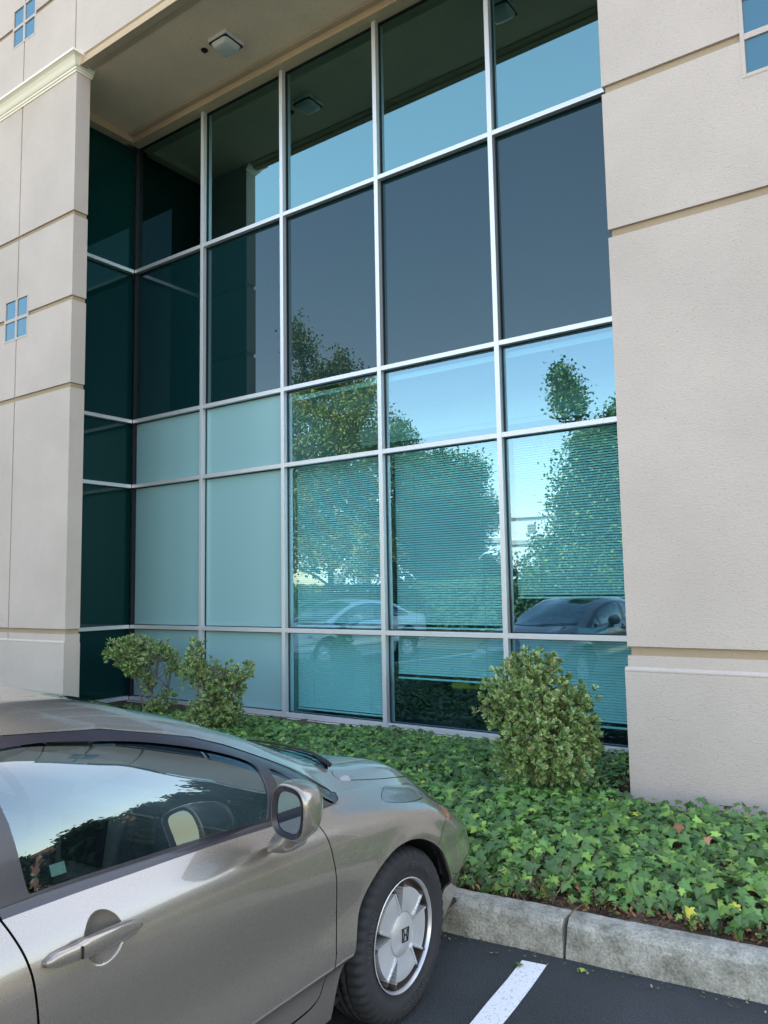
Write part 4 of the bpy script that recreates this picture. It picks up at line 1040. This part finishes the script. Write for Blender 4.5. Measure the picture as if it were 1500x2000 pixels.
n = 1400; a = rng.uniform(-6, 4.2, n); b_ = .18+.5*rng.random(n)**1.3; p = bed_xy(a, b_)
P = np.column_stack([p, .15+.06*rng.random(n)+.15*np.clip(b_-.4, 0, .3)]); N = rng.normal(0, .6, (n, 3))+np.array([0, -.3, .7])
TWIG = np.array([(0, 0), (.012, .2), (.03, .5), (.02, .8), (0, 1), (.0, .8), (.012, .5), (-.008, .2)])
c = np.array([(.20, .13, .07), (.10, .06, .04), (.32, .24, .14)])[rng.choice(3, n)]
tag(scatter_leaves('dry_twigs', P, N, rng.uniform(.06, .17, n), c, TWIG, m_lit, fold=0, curl=.2), 'thin dry stems lying in the litter behind the kerb', 'twigs', kind='stuff')
# litter behind the shrub, by the pier
n = 1500; x = rng.uniform(-3.4, PRX-.02, n); y = rng.uniform(-2.0, -.2, n)
P = np.column_stack([x, y, .115+.05*rng.random(n)]); N = rng.normal(0, .7, (n, 3))+np.array([0, -.2, .7])
c = np.array([(.07, .03, .022), (.12, .05, .035), (.035, .02, .014)])[rng.choice(3, n)]*rng.uniform(.7, 1.3, (n, 1))
tag(scatter_leaves('mulch', P, N, rng.uniform(.02, .06, n), c, LEAF, m_lit, fold=-.3, curl=.3), 'dark reddish mulch at the foot of the right pier', 'mulch', kind='stuff')
# single fallen leaves one can point at
def one_leaf(pos, nrm, size, col, outline, name, label, cat, grp=None):
    P = np.zeros((1, 3)); o = scatter_leaves(name, P, np.array([nrm], float), np.array([size]), np.array([col], float), outline, m_lit, fold=.15, curl=.15, updir=np.array([[.3, -1, -.2]]))
    o.location = pos; tag(o, label, cat, grp)
one_leaf(K(.98, .66, .355), (.1, -.35, .85), .085, (.85, .78, .10), IVY, 'yellow_leaf', 'bright yellow ivy leaf lying on top of the green ivy', 'leaf')
one_leaf(K(.82, .42, .25), (.1, -.6, .7), .085, (.60, .48, .05), IVY, 'yellow_leaf', 'yellow ivy leaf hanging at the lower edge of the ivy', 'leaf')
one_leaf(K(.34, .95, .365), (.2, -.5, .8), .055, (.26, .11, .06), IVY, 'brown_leaf', 'brown curled leaf on the ivy left of the yellow leaf', 'leaf')
one_leaf(K(.50, .80, .365), (-.2, -.5, .8), .05, (.42, .20, .12), IVY, 'brown_leaf', 'pinkish brown leaf on the ivy between the brown and yellow ones', 'leaf')
one_leaf(K(.10, -.075, .010), (.1, .1, 1), .035, (.30, .42, .08), IVY, 'green_leaf', 'small green ivy leaf fallen on the asphalt near the kerb joint', 'leaf')
one_leaf(K(.93, -.085, .016), (.3, -.2, 1), .075, (.24, .15, .10), LEAF, 'brown_leaf', 'dry brown leaf on the asphalt against the kerb', 'leaf')
one_leaf(K(-.15, -.16, .014), (.1, .2, 1), .04, (.10, .16, .04), IVY, 'green_leaf', 'dark ivy leaf lying at the end of the white line', 'leaf')
n = 260; a = rng.uniform(-.9, 2.6, n); b_ = -.02-.10*rng.random(n)**2; 
P = np.array([tuple(K(x, y, .006+.006*rng.random())) for x, y in zip(a, b_)]); N = rng.normal(0, .25, (n, 3))+np.array([0, 0, 1])
c = np.array([(.30, .25, .18), (.12, .08, .05), (.18, .2, .08)])[rng.choice(3, n)]
tag(scatter_leaves('gutter_debris', P, N, rng.uniform(.006, .022, n), c, LEAF, m_lit), 'fine dry debris in the gutter below the kerb', 'debris', kind='stuff')

# ------------------------------------------------------------------ shrubs
m_shrub = leafmat('variegated_leaf', .35, .5, .15); m_bark = pmat('shrub_bark', (.16, .12, .09), .9, bump=(60, .6, .01))
OB = np.array([(0, 0), (.13, .25), (.21, .58), (.17, .84), (0, 1.0), (-.17, .84), (-.21, .58), (-.13, .25)])
def shrub(name, base, blobs, stems, nros, label, leaf=(.022, .042), warm=0.0):
    root = empty(name, base); B = Vector(base)
    vol = np.array([r[3]*r[4]*r[5] for r in blobs])**.6; pk = rng.choice(len(blobs), nros, p=vol/vol.sum())
    d = rng.normal(size=(nros, 3)); d /= np.linalg.norm(d, axis=1)[:, None]
    rr = rng.random(nros)**.33
    bl = np.array(blobs)[pk]; C = bl[:, :3]+d*rr[:, None]*bl[:, 3:6]*(1+.24*np.abs(rng.normal(size=(nros, 1)))*(rng.random((nros, 1)) < .45))
    C[:, 2] = np.maximum(C[:, 2], .04)
    outd = d+np.array([0, 0, .55]); outd /= np.linalg.norm(outd, axis=1)[:, None]
    k = 10; Pl, Nl, Ul, Sl, Cl, El = [], [], [], [], [], []
    for q in range(k):
        u_, v_, n_ = frames(outd); a = 2*math.pi*q/k+rng.uniform(0, .6, nros); op = rng.uniform(.45, 1.0, nros)
        dirv = (u_*np.cos(a)[:, None]+v_*np.sin(a)[:, None])*np.sin(op)[:, None]+outd*np.cos(op)[:, None]
        nl = outd*np.sin(op)[:, None]-(u_*np.cos(a)[:, None]+v_*np.sin(a)[:, None])*np.cos(op)[:, None]
        Pl.append(C+dirv*.004-outd*(.018*rng.random((nros, 1)))); Nl.append(nl+rng.normal(0, .15, nl.shape)); Ul.append(dirv)
        Sl.append(rng.uniform(leaf[0], leaf[1], nros))
        g = np.array([(.095, .20, .045), (.065, .14, .04), (.13, .24, .06)])[rng.choice(3, nros)]*rng.uniform(.75, 1.2, (nros, 1))
        e = np.array([(.44, .53, .21), (.28, .40, .13), (.15, .26, .07)])[rng.choice(3, nros, p=[.45, .35, .2])]*rng.uniform(.75, 1.15, (nros, 1))
        br = rng.random(nros) < .03; e[br] = (.30, .14, .06); g[br] = (.18, .08, .04)
        Cl.append(g*(1+warm*np.array([.3, .1, -.1]))); El.append(e)
    o = scatter_leaves('foliage', np.vstack(Pl), np.vstack(Nl), np.concatenate(Sl), np.vstack(Cl), OB, m_shrub, root, fold=.25, edgecol=np.vstack(El), updir=np.vstack(Ul))
    m_ = MB()
    for st_ in stems:
        pts = smooth3(st_); r = np.linspace(.013, .005, len(pts)); m_.tube(pts, list(r), 7)
    # twigs reaching into the crown
    for i in rng.choice(nros, min(70, nros), replace=False):
        c = C[i]; st_ = stems[rng.integers(len(stems))]; q = np.array(st_[-1 if rng.random() < .6 else len(st_)//2])
        mid = (c+q)/2+rng.normal(0, .02, 3); m_.tube([tuple(q), tuple(mid), tuple(c)], [.005, .0035, .002], 5)
    m_.build('stem', m_bark, root, True)
    return tag(root, label, 'shrub', 'variegated shrubs in the planting bed')
def smooth3(pts, n=5):
    P = [np.array(p, float) for p in pts]; out = []
    for i in range(len(P)-1):
        p0 = P[max(i-1, 0)]; p1 = P[i]; p2 = P[i+1]; p3 = P[min(i+2, len(P)-1)]
        for k in range(n):
            u = k/n; out.append(tuple(.5*((2*p1)+(-p0+p2)*u+(2*p0-5*p1+4*p2-p3)*u*u+(-p0+3*p1-3*p2+p3)*u**3)))
    out.append(tuple(P[-1])); return out
# local x runs along the view's right, so shapes follow the photo's outline; y is depth
vr = Vector((VR.x, VR.y, 0)).normalized(); vf = Vector((-vr.y, vr.x, 0))
def loc3(u, v, z): p = vr*u+vf*v; return (p.x, p.y, z)
def bl(u, v, z, ru, rv, rz_): p = loc3(u, v, z); return (p[0], p[1], p[2], (ru+rv)/2, (ru+rv)/2, rz_)
# right shrub (rounded)
shrub('shrub', (-2.42, -1.82, .12), [bl(-.10, 0, .74, .27, .24, .27), bl(.02, .05, .88, .16, .16, .16), bl(-.26, 0, .66, .17, .17, .16), bl(.23, .05, .68, .14, .14, .16), bl(.26, .08, .48, .19, .18, .20), bl(.0, 0, .45, .30, .24, .27), bl(-.15, -.05, .30, .20, .20, .2), bl(.12, -.02, .24, .22, .20, .17), bl(.33, .10, .34, .10, .1, .12)],
      [[loc3(0, 0, -.03), loc3(-.03, 0, .3), loc3(-.12, 0, .7)], [loc3(.02, 0, -.03), loc3(.1, .02, .25), loc3(.26, .05, .6)], [loc3(-.02, .02, -.03), loc3(.0, .05, .4), loc3(.03, .05, .85)]], 1700,
      'large rounded variegated shrub in front of the right panes and pier', (.026, .048))
shrub('shrub', (-8.02, -.90, .1), [bl(-.30, 0, .80, .20, .2, .17), bl(-.13, .02, .86, .20, .18, .14), bl(-.08, 0, .62, .14, .14, .14), bl(.14, .02, .80, .15, .14, .12), bl(.30, .0, .76, .09, .08, .07), bl(.33, .0, .58, .07, .07, .12), bl(-.18, 0, .64, .12, .12, .12), bl(.03, 0, .42, .07, .07, .14), bl(.25, 0, .22, .12, .1, .13), bl(.10, 0, .12, .14, .12, .08)],
      [[loc3(0, 0, -.02), loc3(-.08, 0, .3), loc3(-.2, 0, .7)], [loc3(.1, 0, -.02), loc3(.06, 0, .3), loc3(.0, 0, .7)], [loc3(.24, 0, -.02), loc3(.27, 0, .35), loc3(.32, 0, .7)], [loc3(.05, 0, .35), loc3(.1, .02, .5), loc3(.15, .02, .75)]], 800,
      'leggy variegated shrub with three bare stems beside the dark corner glass', (.026, .05))
shrub('shrub', (-6.55, -1.08, .1), [bl(-.26, 0, .86, .10, .1, .14), bl(-.27, 0, .66, .14, .14, .16), bl(-.10, 0, .58, .15, .15, .2), bl(-.02, 0, .40, .18, .18, .2), bl(.18, 0, .52, .13, .13, .18), bl(.31, 0, .66, .07, .07, .10), bl(-.12, 0, .22, .22, .2, .15), bl(.10, 0, .2, .16, .16, .14), bl(-.34, 0, .12, .14, .12, .09)],
      [[loc3(0, 0, -.02), loc3(-.1, 0, .3), loc3(-.25, 0, .75)], [loc3(.02, 0, -.02), loc3(.08, 0, .25), loc3(.25, 0, .6)]], 950,
      'open variegated shrub in front of the frosted panes', (.026, .05))

# ------------------------------------------------------------------ what the glass mirrors: trees, hedge, far building
m_tleaf = leafmat('tree_leaf', .5, .3, .3); m_trunk = pmat('trunk_bark', (.11, .085, .065), .95, bump=(25, .8, .03))
QUAD = np.array([(0, 0), (.34, .3), (.30, .75), (0, 1.0), (-.30, .75), (-.34, .3)])
def tree(base, H, blobs, cols, label, nl=9000, leaf=(.075, .135), trunk_r=.13, kindname='street_tree', clear=1.6):
    root = empty(kindname, base); vol = np.array([b_[3]*b_[4]*b_[5] for b_ in blobs])**.55
    nl = int(nl*2.4); ncl = nl//22; pk = rng.choice(len(blobs), ncl, p=vol/vol.sum()); bl_ = np.array(blobs)[pk]
    d = rng.normal(size=(ncl, 3)); d /= np.linalg.norm(d, axis=1)[:, None]; cc = bl_[:, :3]+d*(rng.random((ncl, 1))**.4)*bl_[:, 3:6]
    P = np.repeat(cc, 22, 0)+rng.normal(0, .17, (ncl*22, 3)); N = rng.normal(size=P.shape)+np.array([0, 0, .5])
    tone = np.repeat(rng.uniform(.65, 1.3, ncl), 22)[:, None]
    c = np.array(cols)[rng.choice(len(cols), len(P))]*tone*rng.uniform(.8, 1.2, (len(P), 1))
    scatter_leaves('crown', P, N, rng.uniform(leaf[0], leaf[1], len(P)), c, QUAD, m_tleaf, root, fold=.1)
    m_ = MB(); top = H*.72
    m_.tube(smooth3([(0, 0, -.05), (.03, .02, clear), (-.05, .05, top*.6), (.04, 0, top)]), list(np.linspace(trunk_r, trunk_r*.3, 16)), 10)
    for b_ in blobs:
        q = (0, 0, max(clear, b_[2]*.55)); m_.tube(smooth3([q, ((q[0]+b_[0])*.45, b_[1]*.45, (q[2]+b_[2])*.5), (b_[0], b_[1], b_[2])]), list(np.linspace(trunk_r*.4, trunk_r*.1, 11)), 7)
    m_.build('trunk', m_trunk, root, True)
    return tag(root, label, 'tree', 'trees across the parking lot')
YG = [(.26, .32, .06), (.17, .25, .05), (.36, .34, .08), (.11, .17, .045), (.32, .20, .07)]
DG = [(.05, .12, .045), (.075, .16, .055), (.10, .19, .06), (.035, .085, .03)]
def crown(w_, z0, z1, n, seed, taper=.55):
    r = np.random.default_rng(seed); out = []
    for i in range(n):
        f = (i+.5)/n; z = z0+(z1-z0)*f; rad = w_*(1-taper*f**1.6)
        a = r.uniform(0, 6.28); o_ = rad*.5*r.random()
        out.append((o_*math.cos(a), o_*math.sin(a), z, rad*.72*r.uniform(.8, 1.15), rad*.72*r.uniform(.8, 1.15), (z1-z0)/n*.95))
        a += 2.2; out.append((rad*.6*math.cos(a), rad*.6*math.sin(a), z+r.uniform(-.3, .3), rad*.4, rad*.4, (z1-z0)/n*.7))
    out.append((0, 0, z1-.1, w_*.18, w_*.18, .6))
    return out
tree((-16.9, -13.2, .1), 11, crown(3.1, 2.4, 8.6, 6, 3, .45)+[(-1.1, -.2, 9.6, .55, .55, 1.3), (-1.4, 0, 10.6, .3, .3, .7), (.6, 0, 8.9, .6, .6, .8)], YG, 'tall yellowing broadleaf tree mirrored left of the middle mullion', 20000, (.07, .125))
tree((-15.8, -19.0, .1), 7, crown(3.1, 1.5, 6.3, 5, 5, .45), DG, 'dark green dense tree mirrored in the middle pane', 19000)
tree((-8.3, -16.2, .1), 8.2, crown(2.7, 1.3, 6.3, 5, 8, .5)+[(-.9, .2, 7.4, .55, .5, .8), (-1.1, .2, 8.1, .3, .3, .5), (.6, 0, 6.6, .5, .5, .7)], DG+YG[:1], 'tall green tree mirrored beside the right pier', 17000)
tree((-19.0, -20.5, .1), 9, crown(2.6, 2.0, 8.3, 5, 11, .4), DG, 'wide dark tree mirrored behind the yellowing one', 10000)
tree((-12.4, -29.0, .1), 6, crown(2.0, 1.4, 5.2, 4, 13, .4), DG, 'smaller dark tree farther off, mirrored through the gap between the crowns', 6000)
tree((-24.5, -15.5, .1), 8.4, crown(2.4, 1.8, 7.5, 5, 17, .4), YG+DG, 'mixed green tree at the left end of the row across the lot', 8000)
# hedge across the lot
m_hedge = leafmat('hedge_leaf', .5, .3, .2)
n = 26000; x = rng.uniform(-26, -3, n); f = rng.random(n); y = -15.2+rng.choice([0, 1], n, p=[.75, .25])*(-rng.random(n)*1.2); z = np.where(y > -15.21, rng.random(n)*1.55, 1.55)+.12+rng.normal(0, .035, n)
P = np.column_stack([x, y+rng.normal(0, .06, n), z]); N = rng.normal(0, .6, (n, 3))+np.array([0, .6, .5]); c = np.array(DG+[(.12, .16, .04)])[rng.choice(5, n)]*rng.uniform(.7, 1.2, (n, 1))
hd = empty('hedge', (-14.5, -15.8, .0)); o = scatter_leaves('foliage', P-np.array([-14.5, -15.8, 0]), N, rng.uniform(.08, .14, n), c, QUAD, m_hedge, hd, fold=.1)
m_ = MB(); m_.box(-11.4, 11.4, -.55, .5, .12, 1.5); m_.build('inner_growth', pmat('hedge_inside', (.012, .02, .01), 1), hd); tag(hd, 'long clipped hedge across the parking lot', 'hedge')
m_ = MB(); m_.box(-27, -2, -20, -14.9, 0, .12); tag(m_.build('verge', m_soil), kind='structure')
m_ = MB(); m_.box(-27.1, -1.9, -14.9, -14.75, 0, .15); tag(m_.build('far_kerb', m_kerb, None, False, .02), kind='structure')
# low white building far behind
m_wb = pmat('white_render', (.80, .78, .72), .9, vary=(1, .03)); m_wbd = pmat('roof_band', (.45, .43, .38), .9); m_wbg = panelglass('far_window_glass', (.03, .06, .07), .2)
fb = empty('white_building', (-34, -52, 0)); m_ = MB(); m_.box(-16, 16, -9, 0, 0, 7.2); m_.box(-16.2, 16.2, -9.2, .2, 7.2, 7.9); m_.build('wall', m_wb, fb)
m_ = MB(); m_.box(-16.05, 16.05, .0, .15, 4.9, 5.3); m_.build('band', m_wbd, fb)
for i in range(9):
    x = -14+i*3.5; m_ = MB(); m_.box(x-.35, x+.35, .0, .06, 5.9, 6.6); m_.build('window', m_wbg, fb); m_ = MB(); m_.box(x-.9, x+.9, .0, .06, 1.6, 3.0); m_.build('window', m_wbg, fb)
tag(fb, 'low white building across the road, mirrored in the right pane', 'building')
# things to the right that the side window of the car mirrors
rb = empty('brown_roofed_building', (24, 26, 0), R(-35)); m_ = MB(); m_.box(-12, 12, 0, 10, 0, 4.2); m_.build('wall', m_wb, rb)
m_ = MB(); m_.prism([(-1, 4.2), (11, 4.2), (9, 6.4), (1, 6.4)], 'x', -13, 13); m_.build('roof', pmat('brown_tiles', (.20, .085, .05), .9, bump=(8, .5, .05)), rb)
for i in range(6): m_ = MB(); m_.box(-10+i*3.6, -8.4+i*3.6, -.05, 0, 1, 2.6); m_.build('window', m_wbg, rb)
tag(rb, 'low brown roofed building off to the right, mirrored in the side window of the sedan', 'building')
PINE = [(.03, .06, .03), (.045, .08, .035), (.02, .045, .025)]
for i, (x, y, h, lab) in enumerate(((4.2, 6.4, 5.7, 'large dark tree nearest the building corner on the right'), (9.9, 8.4, 4.5, 'dark spreading tree in front of the brown roof'), (12.2, 7.6, 4.2, 'second dark spreading tree off to the right'), (15.0, 6.6, 3.9, 'low dark tree standing alone on the far right'), (7.3, 7.9, 4.8, 'dark tree between the nearest tree and the spreading ones'))):
    tree((x, y, 0), h, crown(2.0, .6, h*.9, 5, 30+i, .5), PINE, lab+', mirrored in the car window', 4500, (.14, .26))
